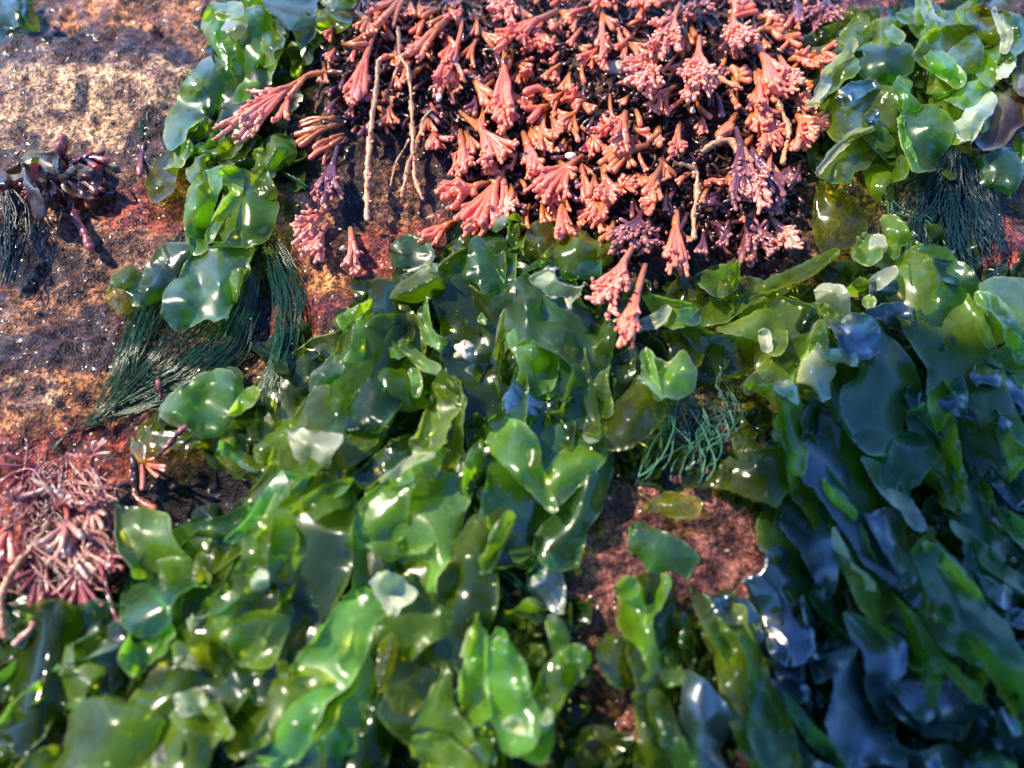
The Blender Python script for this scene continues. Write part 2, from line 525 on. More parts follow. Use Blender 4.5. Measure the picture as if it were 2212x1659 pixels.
TAN, ORG, DRK, RED, BRN, PUR, OLV, SHADE = (.80, .54, .33), (.68, .31, .12), (.095, .050, .046), (.40, .095, .060), (.38, .19, .105), (.25, .105, .098), (.26, .18, .06), (.014, .009, .012)  # the last, black tone is shade painted into the rock colour
ROCK_BLOBS = [
    (300, 40, 330, 90, BRN), (150, 30, 90, 40, ORG), (240, 70, 90, 40, ORG), (420, 20, 60, 40, ORG),
    (40, 60, 60, 90, DRK), (200, 250, 240, 140, TAN), (330, 230, 90, 90, TAN), (210, 118, 190, 34, DRK), (340, 140, 80, 24, DRK),
    (20, 420, 130, 110, DRK), (120, 380, 130, 60, DRK), (330, 330, 60, 90, DRK), (70, 300, 26, 24, DRK),
    (250, 620, 330, 260, BRN), (330, 460, 110, 60, RED), (120, 560, 60, 60, DRK), (40, 540, 50, 80, SHADE),
    (80, 760, 130, 60, DRK), (230, 740, 90, 60, DRK), (110, 880, 230, 66, ORG), (60, 850, 60, 30, TAN), (20, 980, 50, 40, DRK),
    (140, 980, 200, 60, RED), (60, 1110, 120, 130, RED), (250, 1090, 40, 30, DRK),
    (560, 640, 60, 120, SHADE), (690, 620, 70, 110, ORG), (690, 500, 60, 60, BRN), (650, 420, 60, 60, SHADE),
    (860, 540, 90, 100, RED), (700, 690, 100, 36, RED), (800, 600, 60, 50, RED), (840, 420, 110, 70, BRN), (790, 330, 60, 60, DRK), (760, 430, 40, 60, SHADE), (930, 300, 40, 60, DRK),
    (420, 1060, 130, 60, SHADE), (1430, 1190, 270, 160, PUR), (1350, 1500, 70, 110, PUR), (1230, 1190, 20, 30, RED),
    (1560, 850, 150, 60, OLV), (1700, 600, 130, 60, OLV), (1640, 560, 70, 40, PUR), (1640, 770, 30, 30, ORG),
    (1900, 400, 130, 70, TAN), (1830, 470, 70, 70, OLV), (1920, 180, 40, 30, BRN), (2190, 560, 50, 60, RED), (1900, 60, 300, 60, BRN), (1800, 10, 200, 30, PUR),
    (1320, 155, 60, 40, PUR),
]


def build_rock():
    xs = axis(-.40, .40, .00135, 40.0)
    ys = axis(-.24, .42, .00135, 40.0)
    X, Y = np.meshgrid(xs, ys)
    x, y = X.ravel(), Y.ravel()
    W = np.stack([x, y, np.zeros_like(x)], 1)
    near = (np.abs(x) < .6) & (y > -.35) & (y < .6)
    z = rockz(x, y)
    q = np.stack([x, y], 1)
    P, _ = proj(np.stack([x, y, z], 1))
    P = np.where(near[:, None], P, -900)
    f = vnoise(q / .019, 1) * .0026 - np.abs(vnoise(q / .008, 2)) * .0030 + vnoise(q / .0040, 3) * .0013 + .001
    z = z + np.where(near, f, 0)
    # the rounded hump of sandy rock with a ledge above it, and the pits
    def bump(px, py, rx, ry, h):
        e = ((P[:, 0] - px) / rx) ** 2 + ((P[:, 1] - py) / ry) ** 2
        return h * np.exp(-e)
    z += bump(190, 200, 210, 110, .010) + bump(60, 820, 200, 90, .006) + bump(690, 610, 80, 90, .004)
    z += bump(420, 1060, 150, 70, -.012) + bump(1220, 1120, 60, 90, -.006) + bump(30, 540, 60, 90, -.008) + bump(1350, 1220, 150, 120, .004)
    z += np.where(near, 0, rockz(x, y) * 0)
    far = np.clip((np.hypot(x, y) - .7) / 3, 0, 1)
    z += far * (vnoise(q / 1.3, 9) * .12 - .05)
    W[:, 2] = z
    c = pix_blobs(P, ROCK_BLOBS, (.12, .065, .045))
    nx, ny = len(xs), len(ys)
    i = np.arange((ny - 1) * (nx - 1))
    r, k = i // (nx - 1), i % (nx - 1)
    a = r * nx + k
    F = np.stack([a, a + 1, a + nx + 1, a + nx], 1)
    me = bpy.data.meshes.new("rock")
    me.from_pydata(W.tolist(), [], F.tolist())
    me.polygons.foreach_set("use_smooth", [True] * len(me.polygons))
    at = me.attributes.new("tint", 'FLOAT_COLOR', 'POINT')
    at.data.foreach_set("color", np.concatenate([c, np.ones((len(c), 1))], 1).astype(np.float32).ravel())
    me.materials.append(M_ROCK)
    o = bpy.data.objects.new("rock", me)
    COL.objects.link(o)
    tag(o, "wet brown and tan tidal rock with dark and red crusts and painted shade under the seaweed", "rock", kind="structure")


build_rock()


def build_shade_spur():  # unseen, added to cast the shadow of the person behind the camera
    """unseen made-up spur, added so that its shade falls on the lower right of the bed"""
    S = SUN_DIR
    k = .92 / S.z
    tip = np.array([.295 + S.x * k, -.196 + S.y * k, .92])
    path = np.array([[.95, -1.25, -.1], [.75, -1.05, .45], [.25, -.65, .85], [-.2, -.15, .95], tip, tip + np.array([-.03, .04, .01])])
    tt = np.linspace(0, 1, 110)
    src = np.linspace(0, 1, len(path))
    pts = np.stack([np.interp(tt, src, path[:, i]) for i in range(3)], 1)
    for _ in range(6):
        pts[1:-1] = (pts[:-2] + 2 * pts[1:-1] + pts[2:]) / 4
    rad = np.interp(tt, [0, .3, .6, .72, .85, 1], [.24, .15, .11, .13, .150, .150])
    sh = Shape()
    sh.tube(pts, rad, k=72)
    V = np.vstack(sh.V)
    n = vnoise(V[:, :2] / .085 + V[:, 2:] * 9, 4) * .040 + vnoise(V[:, :2] / .04 + V[:, 2:] * 31, 6) * .022 + vnoise(V[:, :2] / .016 + V[:, 2:] * 57, 8) * .008
    near = pts[((V[:, None] - pts[None]) ** 2).sum(2).argmin(1)]
    d = V - near
    V = V + n[:, None] * (d / (np.linalg.norm(d, axis=1)[:, None] + 1e-9))
    o = mesh_obj("added_shade_spur", V, sh.F, M_ROCK, attrs={"tint": np.tile((.10, .07, .05), (len(V), 1))})
    tag(o, "unseen spur added in place of the person behind the camera to shade the lower right", "rock", kind="structure")


build_shade_spur()

# ------------------------------------------------------------------ builders of the seaweed
def catmull(pts, step):
    """closed smooth outline through pts (n, 3: x, y, h), resampled about every step pixels"""
    n = len(pts)
    out = []
    for i in range(n):
        p0, p1, p2, p3 = pts[i - 1], pts[i], pts[(i + 1) % n], pts[(i + 2) % n]
        m = max(1, int(round(np.hypot(*(p2 - p1)[:2]) / step)))
        t = (np.arange(m) / m)[:, None]
        c = .5 * ((2 * p1) + (-p0 + p2) * t + (2 * p0 - 5 * p1 + 4 * p2 - p3) * t ** 2 + (-p0 + 3 * p1 - 3 * p2 + p3) * t ** 3)
        lin = p1 * (1 - t) + p2 * t
        out.append(c * .42 + lin * .58)
    return np.vstack(out)


def tps(C, h, Q, sm=1e-3):
    """smooth surface through the control heights"""
    s = 100.0
    A = C / s; B = Q / s
    def U(d2):
        return .5 * d2 * np.log(d2 + 1e-9)
    n = len(A)
    K = U(((A[:, None] - A[None]) ** 2).sum(2)) + np.eye(n) * sm
    Pm = np.concatenate([np.ones((n, 1)), A], 1)
    M = np.zeros((n + 3, n + 3))
    M[:n, :n] = K; M[:n, n:] = Pm; M[n:, :n] = Pm.T
    w = np.linalg.lstsq(M, np.concatenate([h, np.zeros(3)]), rcond=None)[0]
    z = U(((B[:, None] - A[None]) ** 2).sum(2)) @ w[:n] + w[n] + B @ w[n + 1:]
    lo, hi = h.min() - 2, h.max() + 3
    return np.clip(z, lo, hi)


def blade(tile, flat, z, mat, ruf=4.0, r=(), wob=2.1, step=4.4, frill=1.0, seed=None, name="blade", parent=None, tilt=(0, 0), grow=8.0, fold=1.0, drape=True, pl=0.0, curl=1.0):
    """one thin leaf: outline (pixels), base height z (mm), ridge points r = (x, y, height over z)"""
    pts = np.array(flat, float).reshape(-1, 2)
    ox, oy = TILES[tile]
    pts = pts / 3.0 + np.array([ox, oy])
    sd = seed if seed is not None else rng.randrange(10 ** 6)
    rs = np.random.RandomState(sd)
    n = len(pts)
    cen = pts.mean(0)
    if drape and mat in 'gdtblo' and cen[1] > 640 and np.ptp(pts, axis=0).max() > 60:
        # the sheets lie draped downhill: lengthen each from its upper end
        f = np.array([np.interp(cen[0], [0, 700, 1250, 1700, 2212], [-.75, -.55, -.1, .35, .6]), 1.0])
        f /= np.linalg.norm(f)
        al = (pts - cen) @ f
        al = al - al.min()
        pts = pts + f[None] * (al * .38)[:, None]
        pleat = 1.0
    else:
        pleat = 0.0
    an = np.arange(n) * 6.2832 / n
    hh = z + ruf * 1.3 * (sum(a * np.sin(an * q + rs.uniform(0, 6.28)) for q, a in ((1, .6), (2, .6), (3, .35))) + rs.uniform(-.18, .18, n)) + (pts - cen) @ np.array(tilt) / 100.0
    o3 = catmull(np.concatenate([pts, hh[:, None]], 1), step)
    m = len(o3)
    # irregular, finely scalloped edge
    nx = np.roll(o3[:, :2], -1, 0) - np.roll(o3[:, :2], 1, 0)
    nn = np.stack([nx[:, 1], -nx[:, 0]], 1) / (np.linalg.norm(nx, axis=1)[:, None] + 1e-9)
    s = np.arange(m) * step
    e = vnoise(np.stack([s / 21, s * 0 + sd % 97], 1), 1) * wob + np.abs(vnoise(np.stack([s / 9.5, s * 0 + sd % 89], 1), 2)) * -wob * 1.1
    area = (o3[:, 0] * np.roll(o3[:, 1], -1) - o3[:, 1] * np.roll(o3[:, 0], -1)).sum()
    E = o3[:, :2] + nn * (e + (grow if area > 0 else -grow))[:, None]
    # interior points
    lo, hi = E.min(0), E.max(0)
    gx, gy = np.meshgrid(np.arange(lo[0], hi[0], step), np.arange(lo[1], hi[1], step * .87))
    gx[1::2] += step / 2
    G = np.stack([gx.ravel(), gy.ravel()], 1) + rs.uniform(-.7, .7, (gx.size, 2))
    x0, y0 = E[:, 0], E[:, 1]
    x1, y1 = np.roll(x0, -1), np.roll(y0, -1)
    cr = ((y0[None] > G[:, 1:2]) != (y1[None] > G[:, 1:2])) & \
         (G[:, :1] < (x1 - x0)[None] * (G[:, 1:2] - y0[None]) / (y1 - y0 + 1e-9)[None] + x0[None])
    G = G[cr.sum(1) % 2 == 1]
    if len(G):
        d = np.sqrt(((G[:, None] - E[None]) ** 2).sum(2)).min(1)
        G = G[d > step * .55]
    A = np.vstack([E, G])
    vs, es, fs, ov, oe, of = delaunay_2d_cdt([Vector(a) for a in A], [(i, (i + 1) % m) for i in range(m)], [], 1, 1e-4)
    Q = np.array([[v.x, v.y] for v in vs])
    C = np.concatenate([pts, [[ox + a / 3.0, oy + b / 3.0] for a, b, _ in r]]) if len(r) else pts
    H = np.concatenate([hh, [z + c for _, _, c in r]]) if len(r) else hh
    if not len(r):
        C = np.vstack([C, cen]); H = np.append(H, z + rs.uniform(0, 1) * ruf)
    h = tps(C, H, Q)
    # lengthwise fold and a twist, so that one side faces the light and the other turns away
    ev, ax = np.linalg.eigh(np.cov((E - cen).T))
    uv = (Q - cen) @ ax
    vv, uu = uv[:, 0] / (2 * math.sqrt(ev[0])), uv[:, 1] / (2 * math.sqrt(ev[1]))
    k = min(1.0, math.sqrt(ev[0]) / 22.0) * fold * (.45 if len(r) else 1.0)
    off = rs.uniform(-.35, .35)
    sg = -1 if rs.rand() < .68 else 1
    h = h + k * (sg * rs.uniform(2.5, 6.5) * (np.sqrt((vv - off - .25 * np.sin(uu * 2 + sd % 7)) ** 2 + .02) - .45) + rs.uniform(-3.2, 3.2) * uu * vv
                 + rs.uniform(.8, 2.0) * np.sin(uu * rs.uniform(3, 6) + vv * rs.uniform(-2, 2) + sd % 11))
    h = h + max(pleat, pl) * rs.uniform(.9, 2.3) * np.sin(vv * rs.uniform(2.6, 4.6) + sd % 13 + 1.1 * np.sin(uu * 1.9 + sd % 5))
    dd = ((Q[:, None] - E[None]) ** 2).sum(2)
    ni = dd.argmin(1)
    dist = np.sqrt(dd[np.arange(len(Q)), ni])
    ss = ni * step
    fr = np.exp(-dist / 15.0)
    h = h + frill * fr * (vnoise(np.stack([ss / 44, ss * 0 + sd % 71], 1), 3) * 4.2 + vnoise(np.stack([ss / 15, ss * 0 + sd % 67], 1), 5) * .4)
    h = h + (.5 - np.abs(vnoise(Q / 110 + sd % 53, 6))) * 3.0 * min(1, frill)
    # margins that roll over, up or down
    D = min(24.0, 1.0 * math.sqrt(ev[0])) * rs.uniform(.7, 1.1)
    cm = np.clip(1.5 * vnoise(np.stack([ss / 85, ss * 0 + sd % 61], 1), 9) + rs.uniform(.1, .7), 0, 1) * rs.uniform(1.2, 2.5) * curl * min(1, frill * 2)
    cm = np.maximum(cm, .05)
    inn = Q - E[ni]
    ln = np.linalg.norm(inn, axis=1)
    sgn = -1.0 if area > 0 else 1.0
    inn = np.where((ln > .8)[:, None], inn / (ln + 1e-9)[:, None], nn[ni] * sgn)
    m_ = dist < D
    th = (1 - dist / D) * cm
    rho = D / cm
    up = np.where(rs.rand() < .7, 1.0, -.7)
    sh_in = (D - dist) - rho * np.sin(th)
    Q = Q + inn * np.where(m_, sh_in, 0)[:, None]
    h = h + np.where(m_, rho * (1 - np.cos(th)) * .2 * up, 0)
    h = np.maximum(h, .6)
    W = unproj(Q, h * .001)
    edge = np.clip(np.exp(-dist / 2.4) * (.75 + .5 * vnoise(np.stack([ss / 40, ss * 0 + 3], 1), 8)), 0, 1)
    F = [list(f) for f in fs]
    org = None
    if parent is None:
        org = W.mean(0)
    # faces up
    a, b, c = W[F[0][0]], W[F[0][1]], W[F[0][2]]
    if np.cross(b - a, c - a)[2] < 0:
        F = [f[::-1] for f in F]
    return mesh_obj(name, W, F, MB[mat], parent, {"edge": edge}, origin=org)


LETTUCE = []     # (points used for water drops)


def plant(label, blades, group="sea lettuce plants", cat="sea lettuce", kindname="sea_lettuce"):
    """one plant: its leaves move together; blades = list of (tile, outline, z, mat, {options})"""
    if len(blades) == 1:
        b = blades[0]
        o = blade(b[0], b[1], b[2], b[3], name=kindname, **(b[4] if len(b) > 4 else {}))
        objs = [o]
        top = o
    else:
        p0 = np.mean([tp(b[0], np.mean(b[1][0::2]), np.mean(b[1][1::2])) for b in blades], axis=0)
        top = empty(kindname, unproj([p0], .001)[0])
        objs = [blade(b[0], b[1], b[2], b[3], name="leaf", parent=top, **(b[4] if len(b) > 4 else {})) for b in blades]
    tag(top, label, cat, group)
    LETTUCE.extend(objs)
    return top


def bez(a, b, c, n):
    t = np.linspace(0, 1, n)[:, None]
    return a * (1 - t) ** 2 + 2 * b * t * (1 - t) + c * t ** 2


PX = 0.0002      # about one picture pixel on the rock, metres


def tuft(label, tile, x0, y0, x1, y1, w, n=7, style='fan', mat='pink', h0=7, h1=14, rad=1.25, knobs=None, bend=0, group="pink red seaweed tufts"):
    """a branching fleshy tuft from (x0,y0) to (x1,y1), w wide at its tips (tile pixels)"""
    rs = np.random.RandomState(rng.randrange(10 ** 6))
    a = np.array(tp(tile, x0, y0)); b = np.array(tp(tile, x1, y1))
    rad = rad * (1.22 if style != 'knob' else 1.1)
    n = max(n, int(round(n * 1.35))) if n > 2 else n
    L = np.linalg.norm(b - a)
    u = (b - a) / L
    p = np.array([-u[1], u[0]])
    w = w / 3.0
    top = empty("red_seaweed_tuft", unproj([a], h0 * .001)[0])
    tag(top, label, "red seaweed", group)
    k0 = rs.uniform(.22, .38)
    bendv = p * bend / 3.0
    fork = a + (b - a) * k0 + bendv * .6
    m = 5
    st = bez(a, a + (fork - a) * .5 + bendv * .3, fork, m)
    sh = Shape()
    W = unproj(st, np.linspace(h0, h0 + (h1 - h0) * k0 + 1.5, m) * .001)
    sh.tube(W, np.linspace(rad * .85, rad * 1.25, m) * .001, k=8, t0=0, t1=.35, rough=.10, seed=rs.randint(99))
    sh.build("stalk", MR[mat], top)
    if knobs is None:
        knobs = {'fan': 4, 'knob': 7, 'finger': 0}[style]
    for i in range(n):
        f = (i / (n - 1) - .5) if n > 1 else 0
        f += rs.uniform(-.5, .5) / max(n, 2)
        lens = 1 - abs(f) * rs.uniform(.1, .7) + rs.uniform(-.14, .06)
        if style == 'knob':
            lens *= rs.uniform(.6, 1.05)
        tip = a + (b - a) * lens + p * f * w + bendv * .2
        mid = fork + (tip - fork) * .45 + p * f * w * -.16 + rs.uniform(-1, 1, 2) * 2.0 + bendv * .4
        s0 = a + (fork - a) * rs.uniform(.75, 1.0)
        q = bez(s0, mid, tip, 9)
        q = q + np.array([0.0, 1.0]) * (np.linspace(0, 1, 9) ** 2 * rs.uniform(2, 16) * min(1, L / 60))[:, None]
        q = q + np.sin(np.linspace(0, rs.uniform(4, 9), 9) + rs.uniform(0, 6))[:, None] * p * rs.uniform(.8, 3.2) * np.linspace(0, 1, 9)[:, None]
        hm = h0 + (h1 - h0) * .7 + rs.uniform(-1, 3)
        ht = h1 + rs.uniform(-3, 2.5)
        t = np.linspace(0, 1, 9)
        hz = (h0 + (h1 - h0) * k0 + 1.2) * (1 - t) ** 2 + 2 * hm * t * (1 - t) + ht * t ** 2
        rr = rad * (.78 + .3 * t + rs.uniform(-.08, .08)) * rs.uniform(.82, 1.15)
        sh = Shape()
        Wp = unproj(q, hz * .001)
        sh.tube(Wp, rr * .001, k=8, t0=.3, t1=.95, rough=.2, seed=rs.randint(99))
        nk = knobs + (rs.randint(-1, 2) if knobs else 0)
        for _ in range(max(0, nk)):
            j = rs.randint(4, 9) if style == 'knob' else rs.randint(6, 9)
            base = Wp[j]
            dr = Wp[8] - Wp[6]; dr /= np.linalg.norm(dr)
            sd = rs.normal(0, 1, 3); sd[2] = abs(sd[2]) * .8 + .15
            dv = dr * rs.uniform(.8, 1.3) + sd * (.48 if style == 'knob' else .36)
            dv /= np.linalg.norm(dv)
            ln = rad * .001 * (rs.uniform(1.8, 3.6) if style == 'knob' else rs.uniform(1.6, 3.4))
            kp = np.array([base, base + dv * ln * .6, base + dv * ln])
            kr = rad * .001 * np.array([.80, .66, .64]) * rs.uniform(.75, 1.1)
            sh.tube(kp, kr, k=6, t0=.72, t1=1.02, seed=rs.randint(99))
        sh.build("branch", MR[mat], top)
    return top


def cord(name, label, cat, tile, pts, mat, rad=.9, h=6, group=None, rough=.3, h_end=None, knob=0):
    """a single long strand through tile pixels"""
    rs = np.random.RandomState(rng.randrange(10 ** 6))
    P = np.array([tp(tile, *q) for q in pts])
    d = np.concatenate([[0], np.cumsum(np.linalg.norm(np.diff(P, axis=0), axis=1))])
    n = max(8, int(d[-1] / 5))
    t = np.linspace(0, d[-1], n)
    Q = np.stack([np.interp(t, d, P[:, 0]), np.interp(t, d, P[:, 1])], 1)
    for _ in range(4):
        Q[1:-1] = (Q[:-2] + Q[1:-1] * 2 + Q[2:]) / 4
    Q[1:-1] += rs.normal(0, .35, (n - 2, 2))
    hh = np.linspace(h, h_end if h_end is not None else h, n) + 1.2 * np.sin(np.linspace(0, 6, n) + rs.uniform(0, 6))
    W = unproj(Q, np.maximum(hh, .8) * .001)
    r = rad * .001 * (1 + .38 * vnoise(np.stack([t / 9, t * 0 + rs.randint(99)], 1), 3))
    sh = Shape()
    sh.tube(W, r, k=8, t0=0, t1=1, rough=rough, seed=rs.randint(99))
    for _ in range(knob):
        j = rs.randint(2, n - 1)
        dv = rs.normal(0, 1, 3); dv[2] = abs(dv[2]); dv /= np.linalg.norm(dv)
        sh.tube(np.array([W[j], W[j] + dv * rad * .0012, W[j] + dv * rad * .0019]), np.array([.5, .5, .45]) * rad * .001, k=6, t0=.6, t1=1)
    o = sh.build(name, MR[mat])
    return tag(o, label, cat, group)


def hair(label, paths, n, mat='hair', rad=.2, spread=1.0, h=(2, 9), taper=True, seed=1, curl=.18, group="hanks of fine green hair seaweed"):
    """a hank of fine filaments; paths = list of ((tile,x,y,width), ...) guides"""
    rs = np.random.RandomState(seed)
    sh = Shape()
    for g in paths:
        P = np.array([tp(q[0], q[1], q[2]) for q in g])
        w = np.array([q[3] / 3.0 for q in g]) * spread
        d = np.linspace(0, 1, len(P))
        m = max(10, int(np.linalg.norm(np.diff(P, axis=0), axis=1).sum() / 9))
        clump = np.clip(rs.normal(0, .42, max(3, n // 5)), -1, 1)
        for i in range(n):
            t1 = rs.uniform(.62, 1.0) if taper else rs.uniform(.85, 1)
            t = np.linspace(rs.uniform(0, .06), t1, m)
            c = np.stack([np.interp(t, d, P[:, 0]), np.interp(t, d, P[:, 1])], 1)
            for _ in range(3):
                c[1:-1] = (c[:-2] + 2 * c[1:-1] + c[2:]) / 4
            tg = np.gradient(c, axis=0); tg /= (np.linalg.norm(tg, axis=1)[:, None] + 1e-9)
            pr = np.stack([-tg[:, 1], tg[:, 0]], 1)
            off = np.clip(clump[rs.randint(len(clump))] + rs.normal(0, .07), -1, 1)
            wd = np.interp(t, d, w)
            ph = rs.uniform(0, 6.28)
            wav = curl * rs.uniform(.4, 1.4) * np.sin(t * rs.uniform(3, 11) + ph) * np.minimum(t * 3, 1)
            c = c + pr * ((off + wav) * wd)[:, None]
            hz = h[0] + rs.uniform(.0, 1.0) * (h[1] - h[0]) * (1 - .5 * abs(off)) + .8 * np.sin(t * 5 + ph)
            sh.tube(unproj(c, np.maximum(hz, .7) * .001), np.full(m, rad * .001 * rs.uniform(.5, 1.3)), k=5, t0=rs.uniform(0, .3), t1=rs.uniform(.5, 1))
    o = sh.build("hair_alga", MR[mat])
    return tag(o, label, "hair seaweed", group)


def inpoly(P, poly):
    poly = np.asarray(poly, float)
    x0, y0 = poly[:, 0], poly[:, 1]
    x1, y1 = np.roll(x0, -1), np.roll(y0, -1)
    c = ((y0[None] > P[:, 1:2]) != (y1[None] > P[:, 1:2])) & \
        (P[:, :1] < (x1 - x0)[None] * (P[:, 1:2] - y0[None]) / (y1 - y0 + 1e-9)[None] + x0[None])
    return c.sum(1) % 2 == 1


def ribbon(label, line, z, mat, **kw):
    """a long draped sheet along a line of (x, y, width) picture pixels"""
    P = np.array(line, float)
    t = np.linspace(0, len(P) - 1, len(P) * 2 - 1)
    c = np.stack([np.interp(t, np.arange(len(P)), P[:, i]) for i in range(3)], 1)
    tg = np.gradient(c[:, :2], axis=0); tg /= np.linalg.norm(tg, axis=1)[:, None]
    pr = np.stack([-tg[:, 1], tg[:, 0]], 1)
    rs = np.random.RandomState(rng.randrange(10 ** 6))
    w = c[:, 2] / 2
    l = c[:, :2] + pr * (w * rs.uniform(.75, 1.25, len(c)))[:, None]
    r = c[:, :2] - pr * (w * rs.uniform(.75, 1.25, len(c)))[:, None]
    e0 = c[0, :2] - tg[0] * w[0] * .5; e1 = c[-1, :2] + tg[-1] * w[-1] * .6
    out = np.vstack([[e0], l, [e1], r[::-1]]) * 3.0
    rid = [(x * 3, y * 3, rs.uniform(-1, 5)) for x, y, _ in c[1:-1]]
    o = blade('A', out.ravel().tolist(), z, mat, r=rid, name="sea_lettuce", step=6.0, **dict(dict(ruf=4.0, frill=1.2, drape=False, pl=1.3), **kw))
    tag(o, label, "sea lettuce", "sea lettuce plants")
    LETTUCE.append(o)

# ------------------------------------------------------------------ sea lettuce, plant by plant (outlines in picture tiles)
plant("glossy green plant at the top left with a bleached curled lobe, beside the pink tufts", [
    ('A', [1690,430,1640,520,1560,620,1500,655,1470,600,1500,480,1500,300,1470,200,1510,140,1570,90,1650,48,1710,50,1765,110,1790,190,1780,280,1745,340], 9, 'g', dict(ruf=5, r=[(1580,300,4),(1600,150,7)])),
    ('A', [1375,38,1320,110,1308,180,1350,285,1420,360,1468,460,1492,475,1500,380,1506,250,1460,200,1470,130,1420,112,1392,100], 13, 'l', dict(ruf=3, r=[(1400,200,6)])),
    ('A', [1378,32,1470,40,1556,24,1562,90,1490,112,1400,105,1335,125,1345,80], 15, 'g', dict(ruf=3)),
    ('A', [1452,192,1492,130,1560,98,1594,150,1572,212,1512,258], 18, 'w', dict(ruf=2, r=[(1530,170,4)])),
    ('A', [1775,405,1745,480,1690,560,1610,622,1520,656,1560,560,1640,478,1720,420], 13, 'l', dict(ruf=4)),
    ('A', [1725,200,1790,182,1842,250,1822,305,1772,330,1765,400,1715,425,1690,380,1710,300], 12, 'g', dict(ruf=3, r=[(1745,300,5)])),
])
plant("dark glossy sea lettuce hanging at the top edge, left of the pink tufts", [
    ('A', [1690,-40,1720,60,1785,115,1845,182,1900,212,1950,302,1990,272,2060,200,2085,110,2060,20,2080,-60,1850,-70], 10, 'd', dict(ruf=4)),
    ('A', [1980,-50,2212,-60,2330,-20,2290,60,2160,75,2070,30], 13, 't', dict(ruf=3)),
    ('A', [2050,60,2180,70,2260,130,2200,190,2110,215,2050,160], 6, 'g', dict(ruf=3)),
])
plant("small bright scrap of sea lettuce at the top edge above the bleached curled lobe", [
    ('A', [1440,-40,1560,-50,1680,-40,1690,10,1610,30,1540,15,1445,30], 6, 'l', dict(ruf=3)),
])
plant("large blue-green glossy blade draped down the left side of the upper left clump", [
    ('A', [1200,470,1290,420,1390,378,1445,440,1482,480,1472,580,1422,680,1380,762,1300,800,1232,850,1180,902,1110,952,1078,900,1090,782,1140,690,1180,600,1190,520], 6, 't', dict(ruf=3, r=[(1230,560,6),(1370,690,5),(1300,650,2)])),
    ('A', [1088,860,1180,902,1242,930,1182,1000,1142,1060,1122,1200,1062,1272,1000,1302,968,1200,1000,1080,1060,960], 3, 'o', dict(ruf=2)),
])
plant("rosette of small rounded bright green leaves under the long pink branch", [
    ('A', [1180,860,1250,810,1340,790,1350,850,1330,905,1250,915], 6, 'o', dict(ruf=3)),
    ('A', [1068,1096,1110,1030,1180,950,1216,920,1232,960,1192,1030,1170,1078,1120,1086], 9, 'l', dict(ruf=3)),
    ('A', [1240,990,1290,940,1350,950,1402,990,1342,1022,1270,1012], 11, 'l', dict(ruf=3)),
    ('A', [1410,972,1460,910,1530,868,1582,890,1562,960,1502,1012,1450,1022], 11, 'g', dict(ruf=4)),
    ('A', [1345,880,1390,835,1440,880,1450,930,1400,985,1350,950], 9, 'g', dict(ruf=3)),
    ('A', [1560,902,1620,858,1680,900,1692,980,1640,1022,1582,992], 8, 'g', dict(ruf=4)),
    ('A', [1650,985,1632,1050,1662,1100,1700,1090,1724,1010,1702,978], 13, 'l', dict(ruf=3)),
    ('A', [1230,1080,1262,1020,1342,1012,1362,1060,1402,1092,1332,1152,1270,1192,1230,1150], 12, 'l', dict(ruf=4)),
    ('A', [1370,1000,1440,1020,1520,1000,1600,1000,1650,1040,1640,1100,1560,1130,1460,1080,1400,1080], 7, 'd', dict(ruf=4)),
])
plant("scoop-shaped glossy leaf with a pale band, right of the rosette of small leaves", [
    ('A', [1720,932,1760,890,1832,894,1892,910,1917,970,1880,1012,1822,1032,1792,1080,1762,1132,1712,1122,1702,1012], 9, 'g', dict(ruf=2, r=[(1790,960,7),(1740,1050,5)])),
    ('A', [1640,790,1740,740,1810,770,1800,860,1740,910,1680,900,1640,850], 4, 'd', dict(ruf=3)),
])
plant("pair of big rounded bright leaves above the green hair hank, split down the middle", [
    ('A', [1440,1085,1530,1080,1600,1100,1640,1130,1700,1152,1762,1232,1786,1332,1780,1462,1742,1542,1690,1582,1600,1602,1480,1592,1342,1562,1352,1480,1440,1380,1460,1250,1440,1160], 9, 'g', dict(ruf=4, r=[(1600,1300,7),(1650,1450,4)])),
    ('A', [1330,1112,1402,1090,1444,1080,1424,1152,1402,1252,1372,1352,1342,1462,1322,1532,1332,1612,1262,1634,1220,1562,1190,1432,1198,1332,1230,1240,1280,1180], 12, 'l', dict(ruf=4, r=[(1290,1350,6)])),
    ('A', [1640,1110,1702,1132,1752,1182,1777,1262,1742,1302,1690,1242,1650,1200], 14, 'g', dict(ruf=3)),
    ('A', [1425,1110,1470,1082,1530,1085,1560,1160,1555,1235,1515,1250,1480,1190,1440,1180], 15, 'l', dict(ruf=3, r=[(1495,1150,-3)])),
    ('A', [1530,1235,1546,1300,1470,1370,1400,1470,1350,1560,1340,1500,1395,1400,1460,1300], 16, 'l', dict(ruf=2)),
])
plant("grey translucent leaf with a tube-like rolled left end, over the green hair hank", [
    ('D', [690,250,740,132,842,84,892,110,922,150,1000,30,1060,-60,1232,-60,1182,60,1100,172,1060,262,962,312,872,302,850,258,800,226,740,216], 8, 't', dict(ruf=2, r=[(800,170,8),(960,200,5)])),
    ('D', [684,256,740,212,800,228,850,260,862,312,850,352,820,377,760,352,700,302], 4, 'o', dict(ruf=2)),
    ('D', [1190,60,1300,-60,1640,-70,1622,60,1562,182,1512,332,1472,402,1390,432,1330,412,1232,442,1162,478,1110,442,1062,382,1062,280,1100,192,1160,132], 10, 't', dict(ruf=4, r=[(1170,200,5),(1220,290,6),(1300,200,-2),(1420,170,6),(1420,300,2)])),
    ('D', [1500,90,1560,60,1600,90,1570,190,1530,300,1490,250], 13, 'l', dict(ruf=2)),
])
